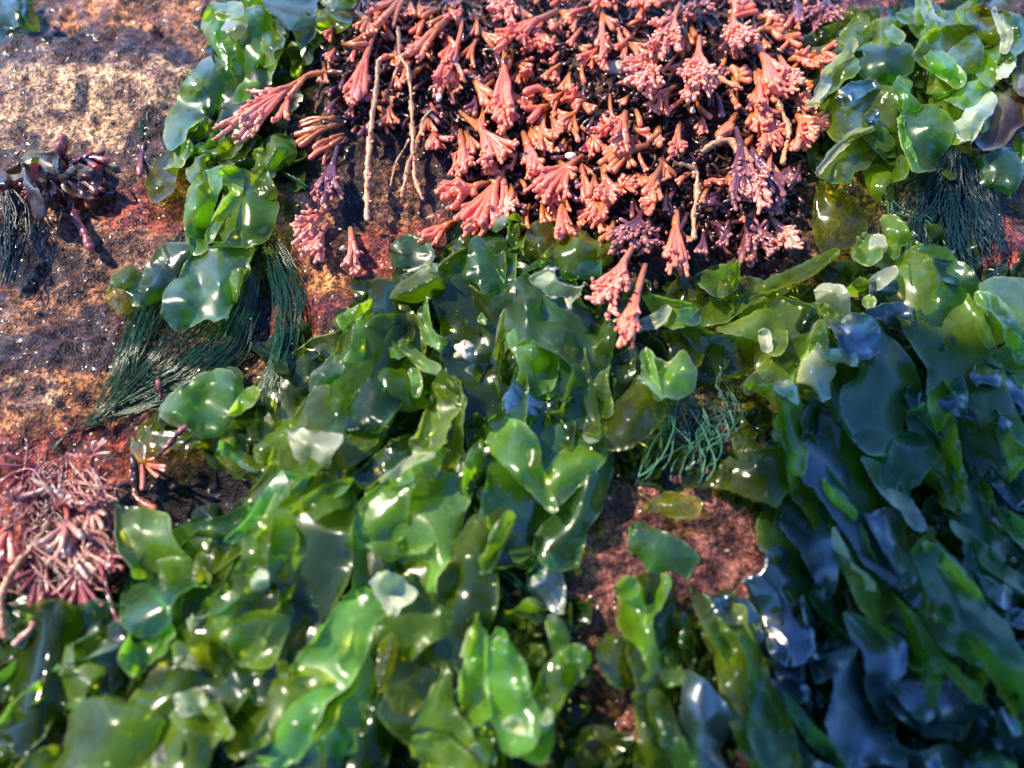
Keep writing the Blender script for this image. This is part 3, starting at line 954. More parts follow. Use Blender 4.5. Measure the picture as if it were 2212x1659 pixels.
plant("broad olive see-through sheet lying flat on the rock under the green hair strands", [
    ('D', [1640,762,1760,640,1902,560,2050,480,2200,470,2222,560,2050,662,2000,800,2050,902,2010,1100,1902,1202,1702,1152,1560,1022,1602,832], 2.2, 'o', dict(ruf=1.2, fold=.3)),
    ('D', [2020,740,2080,690,2160,650,2230,680,2200,760,2120,800,2050,800], 9, 't', dict(ruf=3, r=[(2070,740,4)])),
    ('D', [1550,1090,1640,1060,1740,1110,1800,1220,1740,1300,1640,1290,1560,1200], 5, 'd', dict(ruf=3)),
    ('D', [1690,1160,1770,1080,1880,1080,1890,1160,1800,1250,1720,1250], 8, 'g', dict(ruf=3)),
])
plant("glossy leaf with a bright rolled rim, below the tips of the green hair hank", [
    ('D', [940,1082,1000,1010,1062,1060,1052,1132,982,1152,900,1202], 5, 'o', dict(drape=False, ruf=3)),
    ('D', [880,1182,940,1112,1002,1132,1102,1132,1302,1162,1452,1182,1502,1192,1602,1252,1702,1322,1742,1382,1702,1442,1640,1472,1560,1432,1432,1332,1302,1252,1100,1232,1000,1292,940,1332,870,1252], 6, 'o', dict(drape=False, ruf=3, r=[(1300,1210,4),(1600,1350,6)])),
    ('D', [1040,962,1090,920,1160,870,1232,850,1290,790,1402,755,1492,760,1552,830,1572,902,1560,962,1502,1022,1482,1092,1402,1152,1310,1162,1200,1132,1100,1112,1038,1052], 12, 'l', dict(drape=False, ruf=3, r=[(1070,1020,5),(1200,1090,6),(1300,960,0),(1530,850,5),(1420,880,2)])),
    ('D', [1480,1032,1540,962,1602,880,1650,858,1664,890,1622,962,1562,1022], 15, 'l', dict(drape=False, ruf=3)),
    ('D', [1440,1190,1560,1240,1660,1300,1680,1370,1600,1390,1500,1320,1410,1260], 9, 't', dict(drape=False, ruf=2)),
])
plant("long bright strap running down left, left of centre, its folded tip white", [
    ('E', [60,690,165,715,150,830,130,960,100,1055,-30,1180,-160,1240,-330,1400,-420,1540,-600,1640,-690,1680,-650,1590,-500,1520,-360,1330,-340,1170,-150,1060,-60,880], 13, 'g', dict(ruf=4, r=[(0,950,5),(-200,1200,3)])),
    ('D', [1878,1180,1930,1160,2052,1140,2150,1150,2214,1160,2202,1222,2150,1292,2132,1372,2062,1382,1980,1352,1910,1302], 20, 'w', dict(ruf=4, r=[(1980,1230,4),(2000,1310,-3),(2080,1350,3)])),
    ('D', [1880,1340,2000,1390,2120,1380,2212,1340,2290,1380,2250,1480,2080,1560,1900,1640,1700,1680,1560,1650,1700,1560,1790,1430], 15, 't', dict(ruf=4)),
    ('D', [1930,1560,2100,1480,2260,1460,2330,1500,2240,1590,2090,1640,1960,1620], 18, 'g', dict(ruf=4)),
])
plant("dark green leaf rolled like a tube with a long white glint, beside the red crust", [
    ('E', [300,262,340,215,420,175,520,108,602,68,662,90,692,150,682,202,602,232,522,272,462,292,380,288], 13, 'g', dict(ruf=1, frill=.3, fold=0, curl=0, r=[(480,185,11),(380,238,10),(580,130,11),(640,130,9)])),
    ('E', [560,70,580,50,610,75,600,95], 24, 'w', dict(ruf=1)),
])
plant("crumpled mass of dark green leaves with pale left rim below the rolled tube", [
    ('E', [0,350,80,302,190,282,242,242,292,240,352,282,472,292,522,302,542,382,602,472,622,522,562,562,452,562,382,642,322,662,232,672,142,692,80,662,90,562,68,502,80,422], 10, 'g', dict(ruf=5, r=[(150,480,6),(300,350,3),(250,600,6),(420,420,-4)])),
    ('E', [0,346,60,310,190,284,182,332,100,402,60,412], 15, 'l', dict(ruf=3)),
    ('E', [80,420,130,370,180,400,190,520,160,620,90,640,66,520], 15, 'l', dict(ruf=4, r=[(130,520,4)])),
    ('E', [180,430,260,380,400,390,470,470,420,560,300,570,200,540], 15, 'd', dict(ruf=4)),
    ('E', [315,590,340,562,400,600,420,640,360,665,320,650], 18, 'l', dict(ruf=3)),
    ('E', [378,560,400,536,440,545,460,580,560,650,640,690,620,716,520,690,440,610], 19, 'l', dict(ruf=2)),
])
plant("upright olive finger-like leaf with a pale left edge in the middle of the dark hollow", [
    ('E', [522,312,550,258,572,272,592,362,642,442,702,482,690,560,640,540,580,482,538,402], 15, 'l', dict(ruf=3, r=[(560,340,5)])),
])
plant("translucent blue-grey leaf with thin curling edge just under the lowest pink tufts", [
    ('E', [660,100,742,40,832,0,852,-100,1000,-160,1110,-60,1122,60,1112,182,1082,242,1002,240,932,212,882,162,802,162,740,132], 10, 't', dict(ruf=2)),
    ('B', [650,1610,760,1540,900,1480,960,1470,940,1560,840,1600,800,1690,680,1700], 6, 'o', dict(ruf=3)),
    ('B', [940,1420,990,1385,1080,1390,1070,1440,1010,1490,960,1470], 13, 't', dict(ruf=3, r=[(1010,1430,3)])),
    ('B', [1075,1425,1130,1400,1190,1430,1180,1475,1130,1470,1150,1510,1210,1540,1180,1620,1100,1640,1060,1540], 11, 'g', dict(ruf=3)),
    ('B', [1180,1560,1240,1470,1330,1420,1420,1440,1430,1560,1360,1659,1220,1680], 8, 'o', dict(ruf=3)),
    ('E', [680,100,760,130,780,180,700,280,660,250,660,160], 6, 'k', dict(ruf=2)),
])
plant("bright glossy leaf at the foot of the pink tufts, left of the hanging purple sprig", [
    ('B', [1290,1659,1400,1560,1500,1500,1560,1460,1620,1520,1690,1570,1690,1659,1640,1780,1450,1800,1310,1740], 9, 'g', dict(ruf=4, r=[(1570,1530,5),(1420,1659,5)])),
    ('B', [1680,1600,1740,1570,1775,1620,1720,1700,1680,1690], 7, 'g', dict(ruf=2)),
])
plant("dark olive strap running down into the hollow in the middle of the bed", [
    ('E', [822,172,882,212,1002,252,1062,242,1112,202,1092,332,1072,482,1012,592,942,642,902,602,950,502,942,422,902,332,852,262], 9, 'd', dict(ruf=4)),
    ('E', [880,420,910,370,930,400,930,440], 14, 'l', dict(ruf=1)),
    ('E', [1020,560,1040,450,1065,350,1085,400,1075,500,1045,580], 15, 'l', dict(ruf=2)),
    ('E', [540,560,640,540,760,560,850,600,880,700,860,800,780,800,680,720,620,690], 5, 'd', dict(ruf=3)),
])
plant("long glossy band with three white glints, hanging from a pale folded lobe in the centre", [
    ('E', [1110,182,1192,122,1262,180,1312,262,1402,302,1502,372,1562,442,1582,522,1642,622,1692,742,1722,872,1702,922,1642,872,1542,862,1490,802,1452,722,1502,622,1512,572,1402,502,1282,452,1200,420,1100,460,1090,330], 13, 't', dict(ruf=4, r=[(1290,300,6),(1400,400,0),(1470,480,6),(1540,600,0),(1590,660,6),(1650,800,3)])),
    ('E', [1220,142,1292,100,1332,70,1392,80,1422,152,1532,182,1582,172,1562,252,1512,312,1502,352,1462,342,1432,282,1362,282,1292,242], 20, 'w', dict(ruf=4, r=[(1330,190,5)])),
    ('E', [1200,110,1260,50,1350,30,1420,90,1480,60,1600,20,1690,40,1680,150,1560,170,1430,160,1400,90,1320,70], 15, 'd', dict(ruf=4)),
    ('E', [1660,800,1700,760,1725,880,1705,925,1670,880], 18, 'o', dict(ruf=1)),
])
plant("olive leaf rolled over like a barrel in the centre, with a soft glint", [
    ('E', [1180,650,1162,742,1262,782,1372,772,1442,882,1402,932,1252,972,1122,1012,1040,962,1080,852,1130,782], 12, 'b', dict(ruf=3)),
    ('E', [1090,502,1150,482,1262,502,1352,562,1407,622,1402,692,1372,762,1302,782,1222,772,1162,742,1182,662,1152,592,1112,552], 17, 'g', dict(ruf=1.5, frill=.4, fold=0, curl=0, r=[(1260,570,9),(1290,660,8),(1330,720,2),(1160,540,3)])),
    ('E', [1085,500,1115,560,1135,650,1090,700,1050,640,1060,570], 13, 'o', dict(ruf=2)),
    ('E', [760,760,880,700,1000,700,1060,780,1050,880,960,1010,890,960,800,900], 6, 'b', dict(ruf=2)),
    ('E', [880,1000,930,1020,1000,990,1040,960,1090,1000,1000,1100,920,1180,860,1120], 9, 'd', dict(ruf=2)),
])
plant("broad leaf with a soft white fold glint, directly below the crumpled dark leaves", [
    ('E', [150,722,232,682,382,692,442,672,502,692,562,742,592,792,592,852,552,902,472,912,382,902,362,962,332,1002,362,1082,262,1112,152,1102,60,1002,100,860,130,790], 11, 'g', dict(ruf=3, r=[(270,750,8),(240,850,5),(500,800,2),(180,1000,3)])),
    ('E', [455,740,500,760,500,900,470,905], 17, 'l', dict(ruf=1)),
])
plant("bent strap standing up in the middle of the bed with a yellow crease", [
    ('E', [752,802,802,902,792,1032,832,1142,882,1172,922,1222,932,1282,902,1402,852,1472,790,1492,740,1452,680,1302,622,1202,580,1132,690,1112,740,1000], 13, 'd', dict(ruf=4)),
    ('E', [500,1052,540,962,580,852,602,742,642,718,702,742,752,802,790,902,760,960,720,1100,690,1132,562,1162,512,1102], 17, 'g', dict(ruf=3, r=[(640,850,5)])),
    ('E', [622,855,650,880,690,915,670,920,635,895], 25, 'o', dict(ruf=1)),
    ('E', [820,1300,870,1220,915,1180,930,1280,900,1400,850,1460,815,1420], 17, 'l', dict(ruf=2)),
])
plant("large pale blade with a hole and a white sheen, pointing down right in the centre", [
    ('E', [1060,1002,1110,1022,1162,1082,1202,1132,1252,1192,1282,1282,1312,1402,1352,1532,1382,1642,1340,1622,1252,1532,1172,1482,1090,1402,1020,1322,962,1272,920,1202,990,1102], 19, 'l', dict(drape=False, ruf=3, r=[(1100,1250,6),(1180,1400,6),(1120,1120,3)])),
    ('E', [1210,1300,1240,1265,1268,1300,1262,1350,1230,1355], 25.5, 'o', dict(ruf=.5, frill=.2, fold=0, curl=0)),
])
plant("tongue-shaped bright green leaf beside the dark hollow, right of the pale blade with a hole", [
    ('E', [1330,1382,1402,1302,1482,1252,1562,1212,1622,1217,1692,1252,1702,1292,1662,1362,1592,1432,1522,1492,1452,1562,1402,1602,1352,1552,1320,1462], 14, 'l', dict(drape=False, ruf=2, r=[(1560,1300,6),(1430,1420,5)])),
    ('E', [1590,1102,1642,1112,1702,1122,1662,1172,1612,1192,1585,1162], 15, 'w', dict(drape=False, ruf=2)),
])
plant("olive tongue-shaped leaf with a crumpled pale upper lobe, left of the teal hair tuft", [
    ('E', [1590,1082,1642,1012,1722,952,1802,882,1862,832,1922,782,2002,802,2062,852,2092,922,2072,982,1992,1062,1882,1112,1742,1112,1642,1102], 14, 'o', dict(ruf=2, r=[(1800,970,6),(1940,900,6)])),
    ('E', [1920,752,1942,692,1970,622,2002,632,2032,662,2122,682,2212,622,2282,702,2262,792,2182,822,2112,832,2062,842,2000,800], 17, 'l', dict(ruf=5, r=[(2060,750,-4),(2150,760,5)])),
    ('E', [1950,640,1975,618,2000,640,2040,740,2065,838,2040,830,2000,740], 22, 'l', dict(ruf=1)),
])
plant("dark leaf with a pale wire-thin edge lying low in the centre hollow", [
    ('E', [1320,972,1402,962,1482,902,1512,962,1502,1062,1492,1152,1432,1122,1372,1062], 10, 'd', dict(ruf=3)),
    ('E', [1400,880,1500,800,1600,850,1680,910,1660,1000,1560,1060,1500,1000], 6, 'd', dict(ruf=3)),
])
plant("rolled leaf with a pale crest, lower left of the pale blade with a hole", [
    ('E', [490,1442,562,1392,682,1422,742,1482,782,1562,762,1662,640,1722,522,1682,480,1582], 10, 'b', dict(ruf=3)),
    ('E', [120,1562,182,1482,232,1432,332,1382,452,1312,582,1272,622,1232,642,1302,640,1402,542,1382,492,1442,472,1562,492,1642,382,1702,252,1722,160,1652], 15, 'g', dict(ruf=3, r=[(330,1400,8),(500,1320,8),(300,1540,2),(400,1480,4)])),
    ('E', [240,1440,330,1385,460,1312,585,1275,600,1300,470,1350,350,1420,270,1460], 24, 'w', dict(ruf=1)),
    ('E', [100,1330,200,1240,330,1160,450,1150,520,1210,440,1290,300,1370,200,1420], 11, 'd', dict(ruf=4)),
    ('E', [10,1130,120,1130,240,1130,240,1200,150,1260,60,1330,0,1290], 9, 'g', dict(ruf=4)),
])
plant("dark blue-green blade with a beaded lower edge below the pale blade with a hole", [
    ('E', [850,1472,922,1462,1052,1542,1122,1642,1102,1722,902,1742,860,1602], 11, 'b', dict(ruf=3)),
    ('E', [930,1290,1010,1330,1100,1420,1170,1500,1240,1560,1330,1640,1290,1760,1160,1800,1080,1640,980,1520], 8, 't', dict(ruf=4)),
])
plant("narrow dark strap at the right side of the glossy band with three glints", [
    ('E', [1640,402,1742,422,1762,502,1722,602,1722,722,1762,852,1702,862,1642,702,1590,562], 11, 'd', dict(ruf=4)),
])
plant("dark wet leaf under the tip of the hanging pink and purple sprig, beaded with water", [
    ('E', [1780,622,1902,562,2002,602,1962,642,1922,722,1882,802,1790,832,1770,722], 10, 'd', dict(ruf=4)),
    ('E', [2020,480,2120,440,2240,470,2340,520,2300,620,2160,660,2060,640,1990,560], 7, 'd', dict(ruf=3)),
])
plant("see-through leaf under the hanging purple sprig with a twisted white strip", [
    ('E', [1950,262,2002,240,2102,252,2212,272,2302,302,2212,382,2130,402,2040,380,1990,330], 12, 'l', dict(ruf=3, r=[(2100,310,-2)])),
    ('E', [1855,442,1952,422,2032,392,2100,328,2124,342,2102,402,2042,468,1960,472,1880,490], 14, 'w', dict(ruf=3)),
])

# right of the middle
plant("long narrow olive strap reaching up to the right from under the pink tufts", [
    ('F', [0,290,80,262,252,272,422,252,502,232,562,162,642,122,722,102,802,62,882,18,962,-22,1002,-30,962,40,882,110,802,162,722,192,642,232,562,242,502,292,422,332,302,402,200,432,100,442,0,362], 9, 'g', dict(ruf=3)),
    ('F', [500,240,590,150,700,100,880,18,962,-22,1004,-32,960,42,880,112,800,163,700,195,600,238], 12, 'o', dict(ruf=2)),
])
plant("folded leaf standing upright at the foot of the purple tuft, its right half rolled", [
    ('F', [100,130,222,80,292,70,342,36,356,62,352,142,332,202,292,242,252,262,200,240,130,190], 11, 'l', dict(ruf=3)),
    ('F', [262,150,300,90,342,38,357,100,342,202,282,244,246,252], 15, 'g', dict(ruf=2, r=[(310,140,5)])),
    ('F', [-60,120,40,130,120,200,180,250,60,270,-80,280], 7, 'o', dict(ruf=2)),
])
plant("scoop-shaped leaf with a frilled pale rim below the long olive strap", [
    ('F', [0,452,200,472,402,502,522,522,472,602,402,662,252,702,130,722,60,682,0,562], 7, 'd', dict(ruf=3)),
    ('F', [220,472,252,442,332,422,422,382,482,350,562,344,612,392,652,452,642,502,602,542,552,552,532,502,442,492,342,482], 13, 'g', dict(ruf=4, r=[(480,420,5),(600,480,-3)])),
    ('F', [508,492,546,488,562,602,528,594], 14, 'w', dict(ruf=2)),
    ('F', [60,340,100,370,110,430,60,450,0,420,-20,350], 12, 't', dict(ruf=2)),
])
plant("small pale crinkled lobe rising above the blue leaf on the right", [
    ('F', [850,322,940,318,1062,362,1122,342,1102,402,1002,432,902,422,840,382], 12, 'l', dict(ruf=4)),
    ('F', [860,232,902,194,962,184,1032,204,1072,252,1072,302,1060,372,1002,352,940,302,890,282,880,252], 17, 'w', dict(ruf=3, r=[(960,240,5)])),
])
plant("thin dark twisted frill between the pale lobe and the frilled scoop", [
    ('F', [690,562,700,452,742,402,770,350,832,328,862,402,832,482,790,562,742,602,700,602], 11, 'd', dict(ruf=4)),
    ('F', [640,330,670,335,680,360,640,375,620,355], 9, 'g', dict(ruf=2)),
])
plant("bright green leaf folded beside the cream-coloured leaf, at the left of the right-hand clump", [
    ('F', [400,792,482,722,562,642,642,622,702,582,802,572,762,642,722,742,712,802,622,817,502,832,402,842], 11, 'l', dict(ruf=4, r=[(580,720,4)])),
    ('F', [480,640,540,620,560,680,520,740,480,720], 8, 'o', dict(ruf=2)),
])
plant("cream-coloured smooth leaf with a torn pale ruffle beside the large blue leaf", [
    ('F', [860,432,902,422,882,522,852,562,892,602,932,672,992,702,992,762,962,832,972,922,902,952,832,862,722,822,715,792,742,692,802,602,832,512], 15, 'w', dict(ruf=3, r=[(830,730,5)])),
    ('F', [870,562,940,602,1042,622,1112,642,1112,692,1042,692,962,692,902,652], 21, 'w', dict(ruf=4)),
    ('F', [840,540,870,450,900,430,920,520,930,610,880,590], 20, 'l', dict(ruf=2)),
    ('F', [730,830,850,870,970,900,990,960,900,985,800,950], 10, 'g', dict(ruf=3)),
])
plant("large smooth blue leaf in shade with ragged pale lower edge, the widest on the right", [
    ('F', [1050,382,1182,372,1252,422,1342,492,1412,562,1452,652,1457,762,1402,862,1342,902,1332,1022,1232,1042,1102,1047,1032,1002,980,932,972,842,1002,742,1082,692,1102,642,1032,602,970,562,980,452], 15, 't', dict(ruf=3, r=[(1200,700,4),(1300,800,2)])),
    ('F', [970,402,1062,372,1202,382,1252,452,1242,542,1172,592,1062,592,990,552], 20, 'b', dict(ruf=3, r=[(1110,480,4)])),
])
plant("tall olive leaf with a bleached folded tip, right of the teal hair tuft", [
    ('F', [390,842,482,842,562,832,662,815,712,842,742,932,762,1002,772,1072,742,1162,722,1242,640,1232,602,1152,580,1052,570,952,540,882], 13, 'l', dict(ruf=3, r=[(680,1000,5)])),
    ('F', [600,832,662,814,712,836,737,922,742,952,692,902,640,872], 19, 'w', dict(ruf=2)),
    ('F', [588,1130,615,1120,635,1150,620,1195,597,1190], 17, 'o', dict(ruf=1)),
])
plant("dark strap with a beaded wavy edge between the tall olive leaf and the blue leaf", [
    ('F', [720,852,802,872,872,882,892,952,882,1102,862,1182,742,1252,740,1162,772,1062], 9, 'd', dict(ruf=4)),
    ('F', [900,1000,1000,1020,1120,1060,1190,1150,1200,1260,1100,1230,1010,1110,930,1050], 8, 'd', dict(ruf=4)),
])
plant("wide out-of-focus bright leaf under the teal hair tuft, resting on the purple rock", [
    ('F', [220,1502,282,1422,252,1362,422,1242,622,1232,722,1252,762,1332,782,1402,722,1482,640,1542,602,1622,502,1602,402,1562,302,1522], 10, 'g', dict(drape=False, ruf=4, r=[(500,1320,5),(560,1480,4)])),
    ('F', [200,1360,300,1280,420,1250,400,1330,300,1420,200,1500,100,1500], 6, 'o', dict(drape=False, ruf=2)),
    ('F', [330,1090,400,980,450,960,480,1100,440,1220,360,1260,330,1180], 5, 'o', dict(drape=False, ruf=3)),
])
plant("deep blue long strap running down from under the wide out-of-focus bright leaf", [
    ('F', [780,1232,902,1172,1052,1182,1152,1232,1172,1332,1262,1402,1312,1502,1332,1602,1422,1752,1302,1902,1150,1802,1020,1702,902,1562,782,1402,740,1302], 12, 'b', dict(ruf=3, r=[(1050,1400,4)])),
    ('F', [1170,1302,1262,1352,1342,1432,1442,1542,1522,1662,1562,1762,1502,1762,1422,1642,1302,1542,1230,1430], 16, 'w', dict(ruf=3)),
    ('F', [770,1370,900,1420,1020,1490,1090,1560,1060,1600,930,1540,820,1450], 17, 'g', dict(ruf=2)),
])
plant("pale blue leaf with a green crumpled top, under the large smooth blue leaf", [
    ('F', [1180,1042,1332,1042,1452,1082,1562,1132,1592,1192,1522,1272,1472,1332,1402,1382,1382,1472,1302,1422,1240,1342,1210,1202], 12, 't', dict(ruf=4, r=[(1380,1220,5)])),
    ('F', [1590,1192,1692,1232,1702,1332,1762,1472,1742,1532,1640,1502,1542,1432,1452,1422,1382,1472,1402,1392,1482,1322,1532,1262], 10, 'g', dict(ruf=4)),
])
plant("blue-white folded leaf right of the large smooth blue leaf", [
    ('F', [1480,832,1602,802,1722,782,1790,770,1802,852,1762,982,1722,1062,1622,1062,1562,1012,1482,962,1450,892], 13, 'b', dict(ruf=5, r=[(1620,900,4),(1530,950,-3)])),
    ('F', [1400,870,1450,830,1470,900,1440,950,1400,920], 10, 'd', dict(ruf=2)),
])
plant("plain dark green rounded leaf at the right, smooth and unlit", [
    ('F', [1790,862,1852,860,1932,902,1992,982,2002,1072,1972,1092,1882,1052,1782,1002,1760,962], 13, 'd', dict(ruf=2)),
])
plant("blue translucent leaf below the dark blue hair hank on the right", [
    ('F', [1440,0,1552,-80,1702,-60,1802,30,1882,80,1922,182,1902,252,1852,332,1762,382,1702,472,1602,452,1562,402,1532,372,1602,292,1662,222,1692,142,1640,62,1522,30], 14, 't', dict(ruf=4, r=[(1780,180,4),(1680,340,3)])),
    ('F', [1630,20,1750,40,1830,100,1800,170,1700,140], 18, 'b', dict(ruf=2)),
])
plant("dark frilled leaf with a small pale flap, left of the blue translucent leaf", [
    ('F', [1230,172,1302,102,1402,52,1442,82,1442,202,1342,302,1252,302,1220,232], 11, 'b', dict(ruf=5)),
    ('F', [1225,162,1302,110,1382,80,1362,132,1282,192,1240,202], 16, 'w', dict(ruf=2)),
    ('F', [1080,202,1152,152,1222,132,1222,202,1152,242,1080,242], 9, 'l', dict(ruf=3)),
    ('F', [1470,40,1560,60,1660,100,1690,150,1650,230,1570,300,1500,290,1470,180], 8, 'd', dict(ruf=4)),
    ('F', [1180,290,1210,265,1240,290,1230,320,1190,320], 11, 'l', dict(ruf=2)),
])
plant("big sunlit pale green leaf at the right edge with a rolled inner fold", [
    ('F', [1940,172,2052,142,2212,132,2302,200,2302,402,2262,522,2162,602,2102,692,1990,702,1920,602,1930,532,2042,482,2062,402,2122,422,2112,332,2012,282,1930,262], 14, 'l', dict(ruf=4, r=[(2130,300,4),(2000,600,3)])),
    ('F', [1910,252,2002,250,2082,302,2122,402,2112,482,2062,472,2052,382,2002,322,1920,292], 20, 'l', dict(ruf=2)),
    ('F', [1900,290,2010,310,2050,400,2030,470,1940,520,1890,470,1880,380], 9, 'g', dict(ruf=3)),
])
plant("dark twisted strap hanging between the blue leaves at the right", [
    ('F', [1620,482,1702,472,1752,422,1762,502,1702,572,1662,592,1640,622,1652,682,1742,762,1802,782,1762,822,1682,742,1622,642,1605,562], 12, 'd', dict(ruf=4)),
    ('F', [1640,590,1760,520,1880,500,1930,600,1890,720,1800,760,1700,720], 6, 'k', dict(ruf=3)),
])
plant("low dark blue leaf above the large smooth blue leaf", [
    ('F', [1190,342,1282,302,1402,282,1482,302,1472,382,1402,432,1302,442,1220,412], 10, 'b', dict(ruf=3)),
    ('F', [1380,420,1470,360,1540,400,1580,470,1560,620,1490,680,1420,560], 7, 'd', dict(ruf=4)),
])
plant("blue shaded leaf under the big sunlit leaf at the right edge", [
    ('F', [1900,652,2102,692,2212,642,2302,762,2252,882,2102,902,1940,882,1870,832,1840,762], 10, 'b', dict(ruf=4)),
    ('F', [2150,600,2200,560,2260,600,2240,690,2170,680], 15, 'l', dict(ruf=3)),
])
plant("narrow green straps hanging side by side in the right-hand shade", [
    ('F', [1660,1202,1682,1092,1722,1030,1742,1042,1762,1302,1782,1502,1722,1432,1692,1352], 13, 'g', dict(ruf=3)),
    ('F', [1780,1062,1832,1132,1872,1282,1922,1412,1962,1522,1962,1642,1920,1642,1840,1502,1790,1332,1770,1182], 14, 'd', dict(ruf=3)),
])
plant("splintered blue leaf pieces at the right edge in shade", [
    ('F', [2040,1000,2102,1062,2182,1162,2202,1302,2122,1312,2062,1242,2032,1122], 11, 'b', dict(ruf=4)),
    ('F', [1860,1232,1962,1242,2062,1332,2122,1402,2162,1492,2102,1512,2002,1422,1902,1332], 8, 'b', dict(ruf=4)),
    ('F', [2120,1102,2230,1080,2260,1252,2150,1172], 13, 't', dict(ruf=3)),
    ('F', [2100,1300,2200,1320,2290,1420,2260,1540,2160,1480], 10, 'b', dict(ruf=3)),
])

# upper right
plant("dark leaf half hidden behind the right edge of the pink tufts near the top", [
    ('C', [720,302,772,242,862,212,962,182,1042,132,1092,152,1052,222,942,292,852,322,762,322], 7, 'd', dict(ruf=3)),
    ('C', [1010,242,1082,172,1132,110,1182,110,1197,202,1192,292,1122,302,1052,272], 10, 'g', dict(ruf=3)),
    ('C', [1050,130,1090,60,1112,45,1135,110,1100,130], 8, 'g', dict(ruf=3)),
    ('C', [1170,112,1202,72,1292,60,1282,132,1202,162], 7, 'd', dict(ruf=3)),
])
plant("upright pale leaf with a long bleached edge, right beside the pink tufts", [
    ('C', [790,682,852,642,902,542,922,462,972,422,1042,362,1082,292,1116,264,1126,302,1092,352,1142,382,1152,442,1122,502,1052,532,1002,582,940,622,882,672], 14, 'l', dict(ruf=3, r=[(1040,440,4)])),
    ('C', [795,680,850,640,900,540,920,460,970,420,1040,360,1082,290,1116,264,1120,295,1060,370,1000,430,960,500,930,580,870,660], 19, 'w', dict(ruf=1.5)),
    ('C', [760,430,840,450,900,520,860,600,800,560], 5, 'd', dict(ruf=3)),
    ('C', [850,340,950,300,1060,300,1040,370,960,420,880,420], 8, 'g', dict(ruf=3)),
])
plant("round blue-green glossy leaf in the middle of the upper right clump", [
    ('C', [1130,342,1172,302,1262,280,1372,270,1462,302,1492,372,1472,452,1412,492,1332,532,1242,532,1172,482,1130,422], 12, 't', dict(ruf=2, r=[(1300,400,4)])),
    ('C', [1200,272,1212,182,1272,142,1352,130,1362,202,1422,242,1402,282,1302,292], 9, 'g', dict(ruf=3)),
    ('C', [1320,192,1362,174,1422,232,1402,267,1342,242], 14, 'l', dict(ruf=2)),
])
plant("narrow strap standing up with a torn white flap, top of the upper right clump", [
    ('C', [1530,162,1562,92,1622,132,1652,222,1622,282,1590,332,1552,292], 13, 'g', dict(ruf=3)),
    ('C', [1535,-30,1600,-30,1585,60,1590,110,1540,130,1520,60], 12, 'g', dict(ruf=3)),
    ('C', [1570,-10,1602,60,1642,122,1682,142,1670,182,1642,167,1602,162,1580,92], 16, 'w', dict(ruf=2)),
    ('C', [1408,70,1482,54,1532,92,1532,152,1442,142,1410,112], 10, 'l', dict(ruf=3)),
    ('C', [1640,80,1720,90,1790,80,1810,130,1740,140,1680,130], 9, 'g', dict(ruf=3)),
])
plant("rolled bright leaf with a white glint, centre right of the upper right clump", [
    ('C', [1560,382,1602,312,1682,322,1732,382,1782,442,1817,482,1812,532,1780,557,1722,522,1652,482,1590,452], 16, 'l', dict(ruf=2, r=[(1700,440,7)])),
    ('C', [1590,440,1620,520,1660,520,1650,540,1620,535,1590,490], 10, 'g', dict(ruf=2)),
    ('C', [1630,240,1720,200,1800,180,1810,240,1740,300,1660,310], 9, 'd', dict(ruf=3)),
])
plant("wide green leaf with a folded white right margin near the top right corner", [
    ('C', [1830,142,1922,132,1992,132,2062,102,2092,152,2122,242,2112,292,2062,322,1980,292,1902,272,1840,212], 13, 'g', dict(ruf=3)),
    ('C', [2010,50,2032,60,2072,122,2122,202,2122,252,2090,332,2064,327,2080,252,2050,152], 18, 'w', dict(ruf=2)),
    ('C', [1820,52,1902,20,1992,10,2122,-30,2180,20,2142,102,2062,82,1992,122,1902,122,1830,112], 10, 'o', dict(ruf=4)),
    ('C', [1780,60,1850,20,1900,-20,1880,60,1900,130,1820,140], 13, 'g', dict(ruf=3)),
])
plant("two leaning green leaves below the folded white margin, upper right clump", [
    ('C', [1900,312,2012,292,2062,312,2032,402,2042,522,2002,562,1930,532,1910,452], 10, 'g', dict(ruf=3)),
    ('C', [1720,362,1802,292,1882,234,1932,302,1932,402,1882,492,1840,542,1802,502,1760,422], 13, 'g', dict(ruf=3, r=[(1830,370,4)])),
    ('C', [2050,432,2152,362,2162,422,2102,502,2040,512], 12, 'w', dict(ruf=2)),  # pale piece painted in place of a white glint
])
plant("blue-tinged leaf at the right edge of the upper right clump", [
    ('C', [2090,82,2212,132,2240,282,2152,332,2110,252], 10, 't', dict(ruf=3)),
    ('C', [2060,330,2150,320,2200,370,2120,380,2060,400], 8, 't', dict(ruf=2)),
])
plant("largest leaf of the upper right clump, with a dark blue patch", [
    ('C', [890,722,932,642,1002,602,1062,562,1162,542,1242,512,1302,542,1372,562,1402,642,1402,762,1392,862,1312,842,1222,822,1132,852,1062,902,1002,902,940,832,910,782], 14, 'g', dict(ruf=4, r=[(1150,680,4),(960,740,4),(1230,760,-1)])),
    ('C', [1000,622,1102,532,1222,512,1252,562,1172,612,1090,652,1042,662], 19, 'b', dict(ruf=2)),
    ('C', [1195,780,1220,725,1262,735,1255,790,1215,815], 20, 'b', dict(ruf=1)),
])
plant("small upright green leaf between the largest leaf and the curled white-edged leaf", [
    ('C', [1400,512,1432,494,1492,532,1492,592,1532,652,1562,702,1482,762,1422,742,1390,642,1370,562], 13, 'l', dict(ruf=4)),
])
